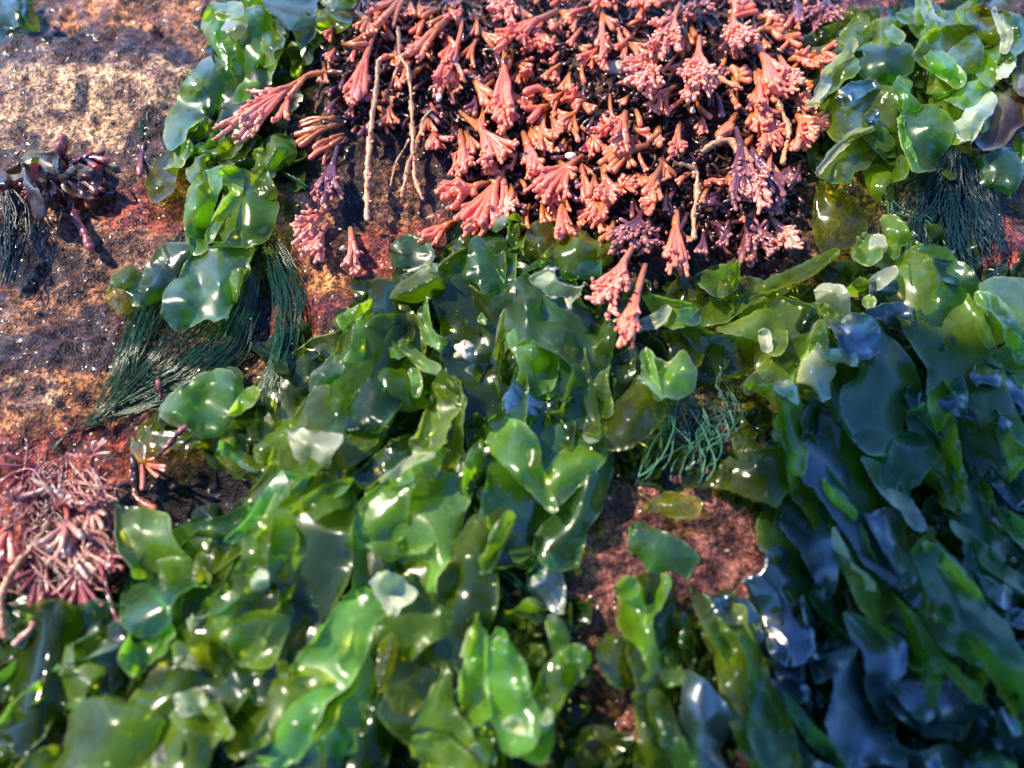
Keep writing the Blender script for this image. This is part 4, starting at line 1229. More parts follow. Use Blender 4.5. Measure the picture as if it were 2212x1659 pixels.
plant("curled leaf with a large white bleached end at the far right beside the brown kelp", [
    ('C', [1620,612,1682,572,1742,552,1790,552,1702,642,1652,682], 10, 'g', dict(ruf=3)),
    ('C', [1700,652,1762,582,1832,542,1922,532,1992,562,2002,592,1940,622,1882,702,1832,692,1752,662], 13, 'l', dict(ruf=3, r=[(1830,610,5)])),
    ('C', [1760,802,1802,770,1872,682,1932,622,1990,602,2017,642,1992,722,1942,772,1902,852,1882,922,1802,922,1760,872], 16, 'w', dict(ruf=3, r=[(1900,720,5)])),
    ('C', [1920,800,1980,760,1985,790,1960,840,1925,840], 12, 'l', dict(ruf=2)),
])
plant("blue-green drooping leaf with pale left edge, left of the white bleached end", [
    ('C', [1410,752,1452,722,1502,702,1602,692,1702,742,1747,832,1732,932,1662,1012,1640,1082,1582,1092,1512,1102,1480,1012,1430,922], 11, 't', dict(ruf=4, r=[(1600,820,4)])),
    ('C', [1405,760,1440,760,1460,880,1510,1000,1530,1090,1495,1095,1460,990,1420,900], 15, 'l', dict(ruf=2)),
])
plant("curled leaf with a sweeping pale rim at the lower left of the upper right clump", [
    ('C', [1250,972,1352,932,1402,1012,1452,1062,1432,1142,1352,1162,1312,1142,1280,1082,1232,1082,1172,1122], 9, 'g', dict(ruf=3)),
    ('C', [870,1102,932,1032,992,962,1082,892,1152,852,1232,832,1302,852,1352,922,1332,962,1262,972,1202,1062,1132,1132,1102,1212,1052,1202,962,1212,890,1172], 15, 'g', dict(ruf=3, r=[(1000,1080,5),(1020,1170,4),(1150,950,-2)])),
    ('C', [1190,1112,1252,1074,1312,1102,1332,1152,1302,1202,1262,1292,1220,1232], 12, 'g', dict(ruf=3)),
    ('C', [870,1100,930,1030,990,960,1080,888,1150,848,1230,828,1235,845,1150,870,1080,915,1000,985,940,1050,890,1110], 20, 'w', dict(ruf=1)),
])
plant("thin yellow-olive leaf hanging over the rock below the curled leaf with the sweeping rim", [
    ('C', [860,1182,952,1222,1062,1212,1142,1292,1182,1422,1162,1502,1082,1602,990,1652,920,1680,850,1502,830,1352], 5, 'o', dict(ruf=2.5, r=[(930,1240,4)])),
    ('C', [800,932,882,882,962,902,972,972,902,1082,840,1102], 5, 'o', dict(ruf=2)),
])
plant("little rosette of green leaves left of the dark blue hair hank", [
    ('C', [1290,1432,1352,1412,1442,1432,1472,1492,1502,1572,1422,1602,1372,1662,1330,1562], 11, 'g', dict(ruf=4)),
    ('C', [1150,1522,1192,1502,1262,1522,1302,1562,1282,1662,1202,1702,1120,1662,1140,1582], 12, 'l', dict(ruf=4)),
    ('C', [1230,1540,1290,1530,1310,1600,1260,1650,1220,1610], 16, 'w', dict(ruf=2)),
    ('F', [1110,-40,1200,-30,1310,-20,1400,0,1390,60,1300,90,1180,40,1120,20], 9, 'g', dict(ruf=4)),
])
plant("blue and olive translucent leaf right of the dark blue hair hank", [
    ('C', [1880,1082,1990,970,2082,932,2182,982,2230,1102,2192,1232,2122,1282,2052,1252,1962,1202], 9, 't', dict(ruf=3)),
    ('C', [2160,900,2230,880,2260,1000,2200,1050], 7, 'l', dict(ruf=2)),
])
plant("shiny dark brown kelp strap at the right edge with a bent tip", [
    ('C', [2240,500,2112,540,2012,622,1982,762,1932,852,1900,920,1940,980,2012,982,2102,942,2162,862,2240,800], 6, 'k', dict(ruf=1, r=[(2090,720,4)])),
    ('C', [2150,402,2172,332,2250,302,2250,602,2162,582], 11, 'k', dict(ruf=2)),
], group=None, cat="kelp", kindname="brown_kelp")

# lower right, in shade
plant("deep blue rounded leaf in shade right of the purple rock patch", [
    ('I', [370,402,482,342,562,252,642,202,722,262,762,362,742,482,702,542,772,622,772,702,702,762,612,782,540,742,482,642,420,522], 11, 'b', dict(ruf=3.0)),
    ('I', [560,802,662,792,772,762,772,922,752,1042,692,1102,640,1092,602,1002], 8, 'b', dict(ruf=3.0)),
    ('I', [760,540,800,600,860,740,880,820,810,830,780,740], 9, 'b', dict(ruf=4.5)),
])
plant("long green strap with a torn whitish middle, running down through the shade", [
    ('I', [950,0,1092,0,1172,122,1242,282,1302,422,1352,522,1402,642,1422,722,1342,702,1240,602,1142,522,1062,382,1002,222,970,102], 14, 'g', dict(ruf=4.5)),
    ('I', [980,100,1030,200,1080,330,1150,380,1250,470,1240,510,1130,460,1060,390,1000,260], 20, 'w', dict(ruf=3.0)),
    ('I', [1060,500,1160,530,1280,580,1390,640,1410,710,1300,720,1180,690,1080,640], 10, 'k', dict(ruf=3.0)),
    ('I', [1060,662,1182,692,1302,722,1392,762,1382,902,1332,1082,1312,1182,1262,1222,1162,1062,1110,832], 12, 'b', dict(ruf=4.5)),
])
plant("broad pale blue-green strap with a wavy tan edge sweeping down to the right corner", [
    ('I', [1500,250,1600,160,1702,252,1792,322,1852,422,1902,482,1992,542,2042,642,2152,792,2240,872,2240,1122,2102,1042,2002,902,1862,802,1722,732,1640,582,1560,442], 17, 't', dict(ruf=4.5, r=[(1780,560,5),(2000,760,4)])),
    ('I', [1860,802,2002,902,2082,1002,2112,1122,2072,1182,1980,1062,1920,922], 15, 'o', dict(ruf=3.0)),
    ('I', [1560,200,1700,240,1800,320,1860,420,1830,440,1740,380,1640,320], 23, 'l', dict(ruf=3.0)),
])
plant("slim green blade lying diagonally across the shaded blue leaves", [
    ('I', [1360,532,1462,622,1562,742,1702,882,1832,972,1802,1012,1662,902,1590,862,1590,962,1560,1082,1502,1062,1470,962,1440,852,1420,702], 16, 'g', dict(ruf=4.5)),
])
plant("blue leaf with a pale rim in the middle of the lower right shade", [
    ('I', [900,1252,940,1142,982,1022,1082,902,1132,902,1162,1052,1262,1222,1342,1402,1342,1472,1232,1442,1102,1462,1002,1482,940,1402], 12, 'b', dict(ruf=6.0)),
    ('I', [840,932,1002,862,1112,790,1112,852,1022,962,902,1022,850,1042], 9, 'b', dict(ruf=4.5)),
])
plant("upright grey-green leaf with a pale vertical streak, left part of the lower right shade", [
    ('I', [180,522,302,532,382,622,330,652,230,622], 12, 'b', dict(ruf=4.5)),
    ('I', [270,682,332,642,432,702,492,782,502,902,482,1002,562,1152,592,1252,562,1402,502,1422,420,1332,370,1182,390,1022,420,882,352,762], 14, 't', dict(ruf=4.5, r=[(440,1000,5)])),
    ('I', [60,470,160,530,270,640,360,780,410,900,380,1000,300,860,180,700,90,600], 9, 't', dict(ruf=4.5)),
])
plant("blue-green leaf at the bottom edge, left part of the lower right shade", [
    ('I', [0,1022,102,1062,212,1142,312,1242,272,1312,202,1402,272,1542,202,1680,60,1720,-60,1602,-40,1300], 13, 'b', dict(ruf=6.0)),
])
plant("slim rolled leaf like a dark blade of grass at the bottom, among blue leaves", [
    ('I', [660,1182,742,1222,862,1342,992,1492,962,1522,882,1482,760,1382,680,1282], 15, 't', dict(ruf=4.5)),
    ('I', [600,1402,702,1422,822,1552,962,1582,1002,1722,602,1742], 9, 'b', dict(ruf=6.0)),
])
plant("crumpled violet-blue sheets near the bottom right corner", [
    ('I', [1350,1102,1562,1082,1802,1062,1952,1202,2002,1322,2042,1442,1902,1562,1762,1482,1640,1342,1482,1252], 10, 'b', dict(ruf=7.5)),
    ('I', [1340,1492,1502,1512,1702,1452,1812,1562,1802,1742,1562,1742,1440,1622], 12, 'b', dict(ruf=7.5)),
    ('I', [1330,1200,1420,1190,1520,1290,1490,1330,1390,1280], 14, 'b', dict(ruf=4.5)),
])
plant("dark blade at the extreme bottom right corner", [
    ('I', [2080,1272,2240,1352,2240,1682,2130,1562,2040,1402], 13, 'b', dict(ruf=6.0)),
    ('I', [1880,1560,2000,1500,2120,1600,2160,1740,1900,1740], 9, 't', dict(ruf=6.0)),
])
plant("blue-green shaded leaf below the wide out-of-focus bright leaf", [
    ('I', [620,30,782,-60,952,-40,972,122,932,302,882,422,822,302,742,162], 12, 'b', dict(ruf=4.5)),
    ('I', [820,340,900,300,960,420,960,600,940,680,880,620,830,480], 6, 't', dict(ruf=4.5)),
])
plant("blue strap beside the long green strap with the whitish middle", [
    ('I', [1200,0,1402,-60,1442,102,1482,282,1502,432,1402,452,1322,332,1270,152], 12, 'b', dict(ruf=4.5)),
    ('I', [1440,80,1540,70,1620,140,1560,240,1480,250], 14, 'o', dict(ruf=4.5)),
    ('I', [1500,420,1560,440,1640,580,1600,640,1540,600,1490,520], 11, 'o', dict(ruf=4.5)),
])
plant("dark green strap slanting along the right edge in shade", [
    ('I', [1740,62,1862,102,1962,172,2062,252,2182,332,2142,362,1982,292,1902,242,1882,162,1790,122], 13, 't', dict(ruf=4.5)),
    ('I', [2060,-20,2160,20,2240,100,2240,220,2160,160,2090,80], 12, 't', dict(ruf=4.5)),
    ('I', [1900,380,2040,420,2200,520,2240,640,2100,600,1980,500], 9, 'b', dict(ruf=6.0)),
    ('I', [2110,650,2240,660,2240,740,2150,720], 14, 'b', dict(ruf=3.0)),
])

# bottom middle
plant("wide bright leaf with a crumpled white folded tip at its left, lower middle", [
    ('H', [270,292,402,222,562,152,692,162,792,102,872,0,1002,-60,1122,0,1132,60,1072,202,1002,292,930,302,902,442,862,602,802,682,702,722,640,622,540,562,480,502,402,432,302,362,230,372], 13, 'g', dict(ruf=4, r=[(560,330,4),(760,350,2),(880,200,4)])),
    ('H', [150,142,252,132,352,162,452,182,662,142,562,232,422,242,332,262,240,202], 18, 'l', dict(ruf=3)),
    ('H', [150,152,282,192,272,332,192,422,170,300], 15, 'w', dict(ruf=2)),
    ('H', [190,462,232,402,292,380,352,402,402,442,472,522,442,572,372,602,342,662,302,662,270,592,202,512], 21, 'w', dict(ruf=4, r=[(240,450,4),(330,500,-3)])),
    ('H', [930,200,1020,60,1080,10,1130,40,1070,190,1000,290,930,290], 19, 'l', dict(ruf=3)),
])
plant("yellow-green backlit leaf below the crumpled white tip, lower middle", [
    ('H', [340,832,312,922,242,1022,132,1132,0,1222,-40,1330,102,1362,282,1282,332,1142,352,1002,420,880], 11, 'g', dict(ruf=3)),
    ('H', [320,842,422,772,562,772,652,782,642,902,652,1002,522,1152,440,1182,350,1082,330,952], 14, 'g', dict(ruf=4, r=[(500,900,3)])),
    ('H', [250,642,332,582,482,502,602,562,702,622,762,642,702,722,592,782,502,852,472,902,402,862,330,822,280,722], 17, 'l', dict(ruf=4, r=[(420,680,4)])),
    ('H', [280,830,340,800,370,900,350,1040,300,1060,270,960], 18, 'o', dict(ruf=2)),
])
plant("flower-like cluster of cupped bright leaves with a pinkish white sheen at the bottom centre", [
    ('H', [510,1332,562,1202,622,1082,662,962,702,1022,722,1122,762,1222,842,1302,902,1402,972,1502,882,1562,762,1522,652,1442,562,1432,510,1412], 13, 'l', dict(ruf=4, r=[(620,1250,4)])),
    ('H', [700,960,780,1060,880,1240,1000,1300,1050,1420,1040,1560,930,1480,840,1300,750,1180], 10, 'b', dict(ruf=3)),
    ('H', [800,882,842,742,932,762,952,852,972,1002,1012,1182,902,1242,822,1162,775,1062,780,952], 19, 'l', dict(ruf=3, r=[(880,960,5)])),
    ('H', [870,652,922,642,952,702,942,802,962,902,930,960,860,900,840,800], 17, 'g', dict(ruf=3)),
    ('H', [980,792,1012,744,1072,782,1132,852,1202,932,1242,1022,1252,1092,1292,1162,1302,1262,1272,1342,1152,1362,1082,1332,1052,1202,1012,1182,990,1062,960,922,940,802], 23, 'l', dict(ruf=3, r=[(1090,900,7),(1120,1020,4),(1180,1200,3)])),
    ('H', [1050,1382,1112,1342,1262,1382,1302,1302,1362,1272,1382,1342,1382,1452,1342,1542,1262,1522,1152,1482], 19, 'l', dict(ruf=4)),
    ('H', [1050,1380,1110,1340,1190,1375,1260,1385,1240,1430,1140,1420], 25, 'w', dict(ruf=2)),
    ('H', [1300,1320,1340,1270,1378,1300,1350,1350,1310,1370], 26, 'w', dict(ruf=2)),
])
plant("bright curved leaf at the bottom edge under the flower-like cluster", [
    ('H', [480,1442,562,1432,682,1452,782,1522,852,1582,942,1662,902,1742,602,1742,560,1602,530,1502], 18, 'l', dict(ruf=4)),
    ('H', [860,1560,960,1520,1040,1560,1060,1700,940,1740,900,1640], 10, 'o', dict(ruf=3)),
])
plant("pointed bright leaf stretching right from the flower-like cluster", [
    ('H', [1250,1082,1342,962,1442,902,1502,870,1562,880,1612,902,1602,952,1542,1022,1462,1082,1372,1212,1340,1252,1290,1162], 18, 'g', dict(ruf=3, r=[(1430,1000,4)])),
    ('H', [1440,905,1502,868,1560,880,1570,940,1490,950], 24, 't', dict(ruf=2)),
])
plant("small curled ribbons between the flower-like cluster and the purple rock", [
    ('H', [1340,692,1382,672,1432,712,1462,782,1492,862,1422,882,1372,802], 15, 'l', dict(ruf=2, r=[(1410,770,5)])),
    ('H', [1110,622,1182,572,1262,570,1312,612,1292,672,1202,652,1150,642], 14, 'l', dict(ruf=3)),
    ('H', [1060,650,1120,640,1180,680,1180,740,1110,740], 10, 'g', dict(ruf=3)),
    ('H', [1210,690,1240,680,1250,760,1290,800,1250,810,1210,780], 12, 'o', dict(ruf=3)),
    ('H', [1200,880,1300,860,1320,930,1280,980,1230,960], 8, 'g', dict(ruf=3)),
])
plant("tall two-pronged green leaf just right of the purple rock", [
    ('H', [1780,482,1852,432,1922,442,1962,462,2042,462,2082,412,2117,452,2092,552,2042,642,2032,762,2062,882,2132,962,2212,1002,2240,1092,2082,1132,1990,1162,1940,1062,1930,922,1880,842,1820,742,1780,642], 16, 'g', dict(drape=False, ruf=4, r=[(1850,560,5),(2000,560,-2)])),
    ('H', [1790,470,1850,430,1900,450,1910,520,1860,560,1800,540], 22, 'l', dict(drape=False, ruf=2)),
])
plant("dark wet leaf covered in drops on the reddish stone, bottom right of centre", [
    ('H', [1660,872,1722,782,1782,792,1852,832,1902,922,1902,1062,1852,1132,1782,1112,1702,1022], 12, 'd', dict(drape=False, ruf=4)),
    ('H', [1740,1050,1800,1050,1830,1100,1790,1130,1745,1100], 16, 'l', dict(drape=False, ruf=1)),
])
plant("green strip behind the two-pronged leaf, in half shade", [
    ('H', [2030,692,2122,672,2212,722,2240,922,2130,902,2060,802], 11, 'd', dict(ruf=3)),
    ('I', [20,640,100,700,140,860,110,1000,30,980,-20,840], 8, 'd', dict(ruf=3)),
])
plant("pale-streaked leaf at the bottom edge right of the reddish stone", [
    ('H', [1900,1182,2002,1152,2082,1182,2202,1322,2240,1602,2102,1742,1830,1742,1870,1522,1930,1352], 14, 'g', dict(ruf=4)),
    ('H', [2030,1250,2110,1260,2200,1400,2250,1560,2180,1640,2090,1480,2040,1360], 20, 't', dict(ruf=2)),
])
plant("dim translucent sheet in the dark gap left of the purple rock", [
    ('H', [1220,382,1322,252,1402,332,1452,482,1432,652,1302,602,1230,482], 6, 'b', dict(drape=False, ruf=2)),
])
plant("grey translucent sheet lying on the purple rock", [
    ('H', [1880,82,1962,70,2062,122,2212,202,2302,302,2212,452,2102,402,1960,442,1930,332,1880,222], 6, 't', dict(drape=False, ruf=2)),
    ('E', [1990,1590,2100,1540,2212,1560,2330,1600,2280,1690,2100,1680,1960,1659], 7, 'o', dict(drape=False, ruf=2)),
])
plant("olive brown translucent sheet at the bottom edge beside the reddish stone", [
    ('H', [1460,1602,1562,1422,1702,1402,1832,1482,1852,1662,1702,1742,1480,1742], 6, 'o', dict(ruf=2)),
])

# bottom left
plant("grey-green leaf with white glints right of the pale coralline cluster at the left", [
    ('G', [750,-70,862,-40,1002,0,1082,30,1152,142,1202,232,1272,302,1252,332,1102,362,1002,322,930,312,862,232,802,172,770,60], 12, 'g', dict(ruf=4, r=[(1000,150,4),(880,60,3)])),
    ('G', [930,322,1102,342,1282,312,1372,422,1202,502,1162,592,1082,662,960,642,880,562,870,442], 14, 't', dict(ruf=4)),
    ('G', [1050,290,1180,290,1290,310,1370,400,1330,480,1230,440,1130,400], 17, 'l', dict(ruf=3)),
])
plant("broad dull green sheet below the dark hollow, left of centre", [
    ('G', [1080,52,1252,20,1502,0,1622,-50,1722,0,1690,162,1652,282,1602,422,1482,472,1420,452,1352,362,1252,292,1180,192,1120,122], 11, 't', dict(ruf=4, r=[(1400,180,3)])),
    ('G', [1330,200,1390,160,1420,260,1400,380,1360,420,1310,320], 15, 'o', dict(ruf=2)),
])
plant("big smooth green fold with a yellow bright left edge, left of centre", [
    ('G', [1702,102,1762,0,1852,-200,2002,-320,2132,-200,2082,0,2032,182,1992,302,1862,292,1742,262], 15, 'g', dict(ruf=4, r=[(1880,0,5)])),
    ('G', [1700,110,1735,60,1765,-10,1780,60,1750,220,1765,270,1720,240], 21, 'o', dict(ruf=1)),
    ('G', [1620,402,1732,282,1902,292,1992,332,1902,502,1782,562,1640,602,1620,512], 13, 'g', dict(ruf=4)),
    ('G', [1610,380,1660,360,1720,390,1720,480,1650,490,1615,440], 19, 'w', dict(ruf=2)),
    ('H', [-120,-100,40,-140,120,-40,140,140,80,330,-60,420,-180,300,-190,80], 9, 't', dict(ruf=4)),
])
plant("teal green leaf below the pale coralline cluster at the left", [
    ('G', [370,662,482,602,622,562,762,602,842,642,832,782,762,832,602,862,480,852,410,742], 11, 't', dict(ruf=4)),
    ('G', [350,902,422,772,502,842,702,872,762,952,640,1062,540,1152,402,1142,300,1042], 13, 'g', dict(ruf=4)),
])
plant("yellow-green leaf with glinting drops, lower left", [
    ('G', [880,722,962,662,1062,682,1122,772,1102,862,1002,932,920,952,840,872], 14, 'l', dict(ruf=4)),
    ('G', [1110,882,1202,802,1302,882,1342,982,1272,1032,1130,1012], 15, 'w', dict(ruf=4)),  # whitened leaf colour stands in for bright sparkle
    ('G', [1200,760,1300,790,1400,900,1390,970,1310,960,1250,880], 18, 'o', dict(ruf=3)),
])
plant("pale grey crumpled leaf with a white glint, lower left of centre", [
    ('G', [1230,682,1402,642,1562,602,1622,592,1560,682,1532,802,1452,882,1330,882,1260,802], 15, 'w', dict(ruf=4, r=[(1460,800,4),(1380,720,0)])),
    ('G', [1170,600,1200,530,1300,500,1420,480,1500,500,1400,580,1280,640,1200,690], 8, 'o', dict(ruf=3)),
])
plant("bright green square-ended leaf right of the pale grey crumpled leaf", [
    ('G', [1560,642,1702,562,1852,582,1892,642,1852,792,1802,892,1622,862,1560,782], 17, 'g', dict(ruf=3, r=[(1720,720,4)])),
    ('G', [1870,620,1960,640,2080,700,2080,860,1980,900,1860,860,1840,760], 9, 'b', dict(ruf=3)),
])
plant("dark green leaf curving down like a horn, lower left of centre", [
    ('G', [1340,1002,1422,932,1602,872,1782,882,1842,912,1742,962,1642,1082,1562,1232,1502,1362,1420,1282,1340,1182], 13, 'd', dict(ruf=4, r=[(1500,1000,4)])),
])
plant("broad green leaf with yellow flecks at the bottom, left of the flower-like cluster", [
    ('G', [1640,1092,1762,962,1902,962,2062,1002,2132,1062,2112,1182,2062,1252,1962,1302,1822,1342,1640,1402,1560,1332], 14, 'g', dict(ruf=4, r=[(1850,1100,4)])),
    ('G', [1800,990,1840,970,1890,1040,1880,1080,1830,1060], 21, 'o', dict(ruf=2)),
    ('G', [1430,1662,1562,1542,1702,1502,2002,1422,2152,1362,2230,1332,2240,1742,1430,1742], 12, 't', dict(ruf=4)),
])
plant("large smooth leaf with a squared top at the bottom left, dim and out of focus", [
    ('G', [490,1202,562,1152,702,1142,852,1202,962,1242,1062,1292,1082,1352,1062,1502,962,1662,902,1742,460,1742,470,1502,490,1342], 17, 'g', dict(ruf=3, r=[(700,1350,4),(620,1200,4)])),
])
plant("leaf with a pale folded shoulder at the bottom, right of the squared leaf", [
    ('G', [1080,1282,1162,1202,1262,1162,1342,1172,1352,1252,1402,1232,1442,1302,1482,1382,1402,1482,1362,1662,1302,1742,1002,1742,1040,1522], 16, 'l', dict(ruf=3, r=[(1200,1400,4)])),
    ('G', [1140,1212,1202,1180,1292,1160,1342,1242,1282,1302,1182,1312], 22, 'w', dict(ruf=3)),
    ('G', [1340,1250,1400,1222,1440,1290,1510,1400,1480,1420,1420,1340,1370,1290], 21, 'l', dict(ruf=2)),
])
plant("dim leaf in the bottom left corner", [
    ('G', [-40,1352,122,1252,262,1222,332,1282,302,1402,152,1502,-40,1520], 11, 'd', dict(ruf=4)),
    ('G', [60,1662,182,1562,332,1502,392,1522,392,1742,60,1742], 14, 'l', dict(ruf=3)),
    ('G', [-60,1540,60,1520,140,1580,60,1680,-60,1740], 10, 'd', dict(ruf=3)),
])
plant("narrow pale rolled strap at the lower left edge", [
    ('G', [80,1250,172,1132,302,1052,382,1000,394,1030,332,1092,232,1152,130,1245], 16, 'l', dict(ruf=2, r=[(250,1100,4)])),
    ('G', [-60,1060,60,980,190,900,330,860,360,900,260,990,120,1080,-40,1200], 9, 't', dict(ruf=4)),
    ('G', [-60,760,60,700,180,680,330,640,370,720,300,820,160,860,-40,880], 7, 'd', dict(ruf=4)),
])

# left edge
plant("dark shaded leaf at the top left corner of the picture", [
    ('A', [-40,-40,140,-40,180,60,230,140,245,195,200,180,120,150,60,180,100,290,-40,330], 6, 'd', dict(ruf=3)),
    ('A', [120,-30,200,0,215,70,245,190,190,150,140,60], 12, 'd', dict(ruf=3)),
])
plant("small yellow-green scrap on the rock right of the dark purple weed", [
    ('A', [940,1200,990,1160,1070,1180,1090,1240,1040,1290,960,1270], 3, 'o', dict(ruf=1.5)),
    ('A', [140,1040,200,990,280,1000,250,1030,190,1050], 8, 'o', dict(ruf=1.5)),
])

plant("small grey wet leaf stuck to the red crust left of the rolled tube", [
    ('B', [320,1620,380,1550,470,1530,560,1580,610,1660,560,1720,420,1760,330,1720], 4, 't', dict(ruf=2, r=[(370,1640,3)])),
])


plant("limp dark purple straps sprawling over the rock at the left, glinting white on one fold", [
    ('A', [60,1090,150,1040,260,1005,380,1010,430,1060,400,1110,300,1090,180,1110,90,1150], 9, 'k', dict(ruf=3)),
    ('A', [140,1060,190,1070,215,1180,260,1290,275,1390,235,1400,205,1290,160,1190], 13, 'r', dict(ruf=3)),
    ('A', [200,1060,270,1070,290,1180,250,1270,210,1190], 10, 'r', dict(ruf=3)),
    ('A', [390,1110,480,1080,600,1100,660,1080,650,1150,560,1180,460,1190,400,1170], 7, 'r', dict(ruf=3)),
    ('A', [420,1180,520,1180,640,1210,760,1200,730,1250,620,1270,500,1260,430,1240], 5, 'r', dict(ruf=3)),
    ('A', [330,1170,400,1230,440,1320,420,1360,360,1290,310,1220], 8, 'r', dict(ruf=3)),
    ('A', [-30,1130,60,1110,120,1160,90,1230,0,1240,-50,1200], 6, 'r', dict(ruf=3)),
    ('A', [360,1000,420,990,440,1080,380,1120,340,1070], 12, 'r', dict(ruf=3)),
], group=None, cat="red seaweed", kindname="purple_weed")

# long draped sheets that run down through the bed between the smaller plants
R = ribbon
R("broad ruffled sheet draped down left beneath the long bright strap with the white folded tip", [(860,700,150),(780,850,170),(700,980,160),(620,1120,170),(560,1260,150)], 11, 'g')
R("wide green sheet running down below the long bright strap, left of centre", [(700,1050,130),(660,1200,180),(600,1350,170),(560,1480,130)], 12, 'd')
R("long green sheet flowing down left from the rolled leaf with the pale crest", [(930,1000,150),(880,1150,190),(840,1300,170),(760,1450,160),(720,1600,140)], 13, 'l')
R("green sheet hanging below the pale blade with a hole, down to the flower-like cluster", [(1010,1130,120),(990,1280,140),(940,1400,140),(900,1560,150)], 12, 'd')
R("sheet curving down left below the dark hollow and the pale coralline", [(470,1170,100),(420,1250,150),(330,1350,160),(200,1450,150)], 11, 'd')
R("sheet slanting to the bottom edge past the squared dim leaf", [(560,1280,130),(460,1400,160),(360,1500,150),(300,1650,150)], 12, 'd')
R("dark draped sheet lining the hollow beside the tan crumb", [(1010,560,130),(1040,700,160),(1010,850,150),(960,960,130)], 9, 'd')
R("blue-green sheet lying under the barrel-rolled leaf in the centre", [(1180,600,120),(1260,760,130),(1250,900,140),(1160,1010,120)], 10, 't')
R("dark sheet beneath the crumpled leaves left of the tan crumb", [(880,640,120),(830,760,140),(760,900,120)], 10, 'd')
R("green sheet below the tongue-shaped leaf in the centre", [(1180,880,120),(1120,1050,140),(1080,1200,130)], 11, 'd')
R("long green sheet flowing down right beneath the cream-coloured leaf", [(1600,640,100),(1720,700,130),(1800,860,170),(1850,1010,180),(1900,1150,150)], 8, 'g')
R("teal sheet sweeping down to the lower right below the wide blurred leaf", [(1700,960,130),(1760,1100,160),(1850,1250,170),(1950,1400,160),(2050,1560,140)], 7, 't')
R("green sheet under the big sunlit pale leaf at the right edge", [(1950,560,120),(2050,700,170),(2100,850,170),(2150,1000,150)], 11, 'g')
R("blue sheet hanging below the teal hair tuft into the shade", [(1670,1110,90),(1720,1170,110),(1790,1290,140),(1850,1450,140)], 5, 't')
R("green sheet running to the bottom edge right of the reddish stone", [(1400,1260,100),(1430,1400,130),(1460,1540,130),(1480,1680,120)], 12, 'd')
R("dark blue sheet at the bottom under the slim rolled blade", [(1560,1330,100),(1640,1450,130),(1700,1600,130)], 5, 'b')
R("dark sheet along the left edge near the bottom corner", [(120,1330,130),(100,1450,140),(60,1600,140)], 11, 'd')
R("green sheet reaching the bottom edge left of the flower-like cluster", [(650,1450,150),(640,1560,160),(600,1690,150)], 12, 'd')
R("sheet at the bottom edge under the cupped bright leaves", [(1060,1450,120),(1020,1560,120),(980,1690,120)], 12, 'd')
R("sheet lying on the rock beneath the largest leaf of the upper right clump", [(1820,150,90),(1900,230,110),(1960,330,100)], 8, 'd')
R("sheet under the folded white margin near the top right corner", [(2020,90,100),(2080,180,110),(2040,280,90)], 9, 'g')
R("dark sheet beneath the upper left clump beside the pink branch", [(570,30,90),(545,150,90),(510,260,80),(490,330,70)], 7, 'd')
R("long pleated green sheet flowing down left through the lower left leaves", [(600,1150,110),(540,1290,120),(440,1430,130),(330,1570,130),(250,1700,120)], 14, 'g')
R("narrow bright sheet trailing down left from the crumpled white folded tip", [(800,1290,80),(740,1380,100),(660,1490,110),(590,1620,110)], 15, 'l')
R("long dark sheet trailing down beside the flower-like cluster on its left", [(900,1260,90),(860,1400,100),(800,1530,110),(770,1680,110)], 12, 'd')
R("pleated green sheet running down right from the cream-coloured leaf's foot", [(1720,900,90),(1770,1040,110),(1850,1190,120),(1960,1340,120),(2080,1480,120)], 8, 'g')
R("teal pleated sheet under the plain dark green rounded leaf at the right", [(2020,880,100),(2070,1020,120),(2130,1160,120),(2210,1300,120)], 6, 't')
R("green sheet trailing down from the two-pronged leaf through the half shade", [(1560,1330,80),(1585,1400,100),(1620,1500,110),(1680,1660,110)], 13, 'g')
R("narrow draped sheet between the pale blade and the barrel-rolled leaf", [(1100,800,80),(1070,930,90),(1020,1060,90),(960,1180,100)], 12, 'd')
R("draped sheet below the olive tongue-shaped leaf, over the dark gap", [(1290,960,80),(1250,1080,90),(1200,1200,90)], 9, 't')

# ------------------------------------------------------------------ bed of small leaves under the plants, toned dark as shade
BED = [[(560,760),(700,700),(780,640),(980,500),(1290,510),(1340,600),(1480,590),(1600,640),(1760,640),(1850,560),(1980,520),(2420,560),(2560,1000),(2500,1950),(1200,2050),(-250,1950),(-200,1330),(260,1250),(300,1110),(420,1130),(560,1080),(640,930),(660,830)],
       [(1760,110),(1860,40),(2000,20),(2250,20),(2250,140),(2150,220),(2060,330),(1960,360),(1840,400),(1760,330)],
       [(450,0),(640,0),(690,60),(620,200),(630,330),(560,420),(600,500),(480,540),(410,500),(440,360),(380,330),(450,180)],
       [(340,830),(430,800),(540,850),(560,1000),(500,1040),(360,960)]]
GAPS = [(1420,1190,270,165), (1350,1490,90,130), (1560,850,150,70), (430,1050,190,80), (1640,770,60,60), (1700,600,110,40)]


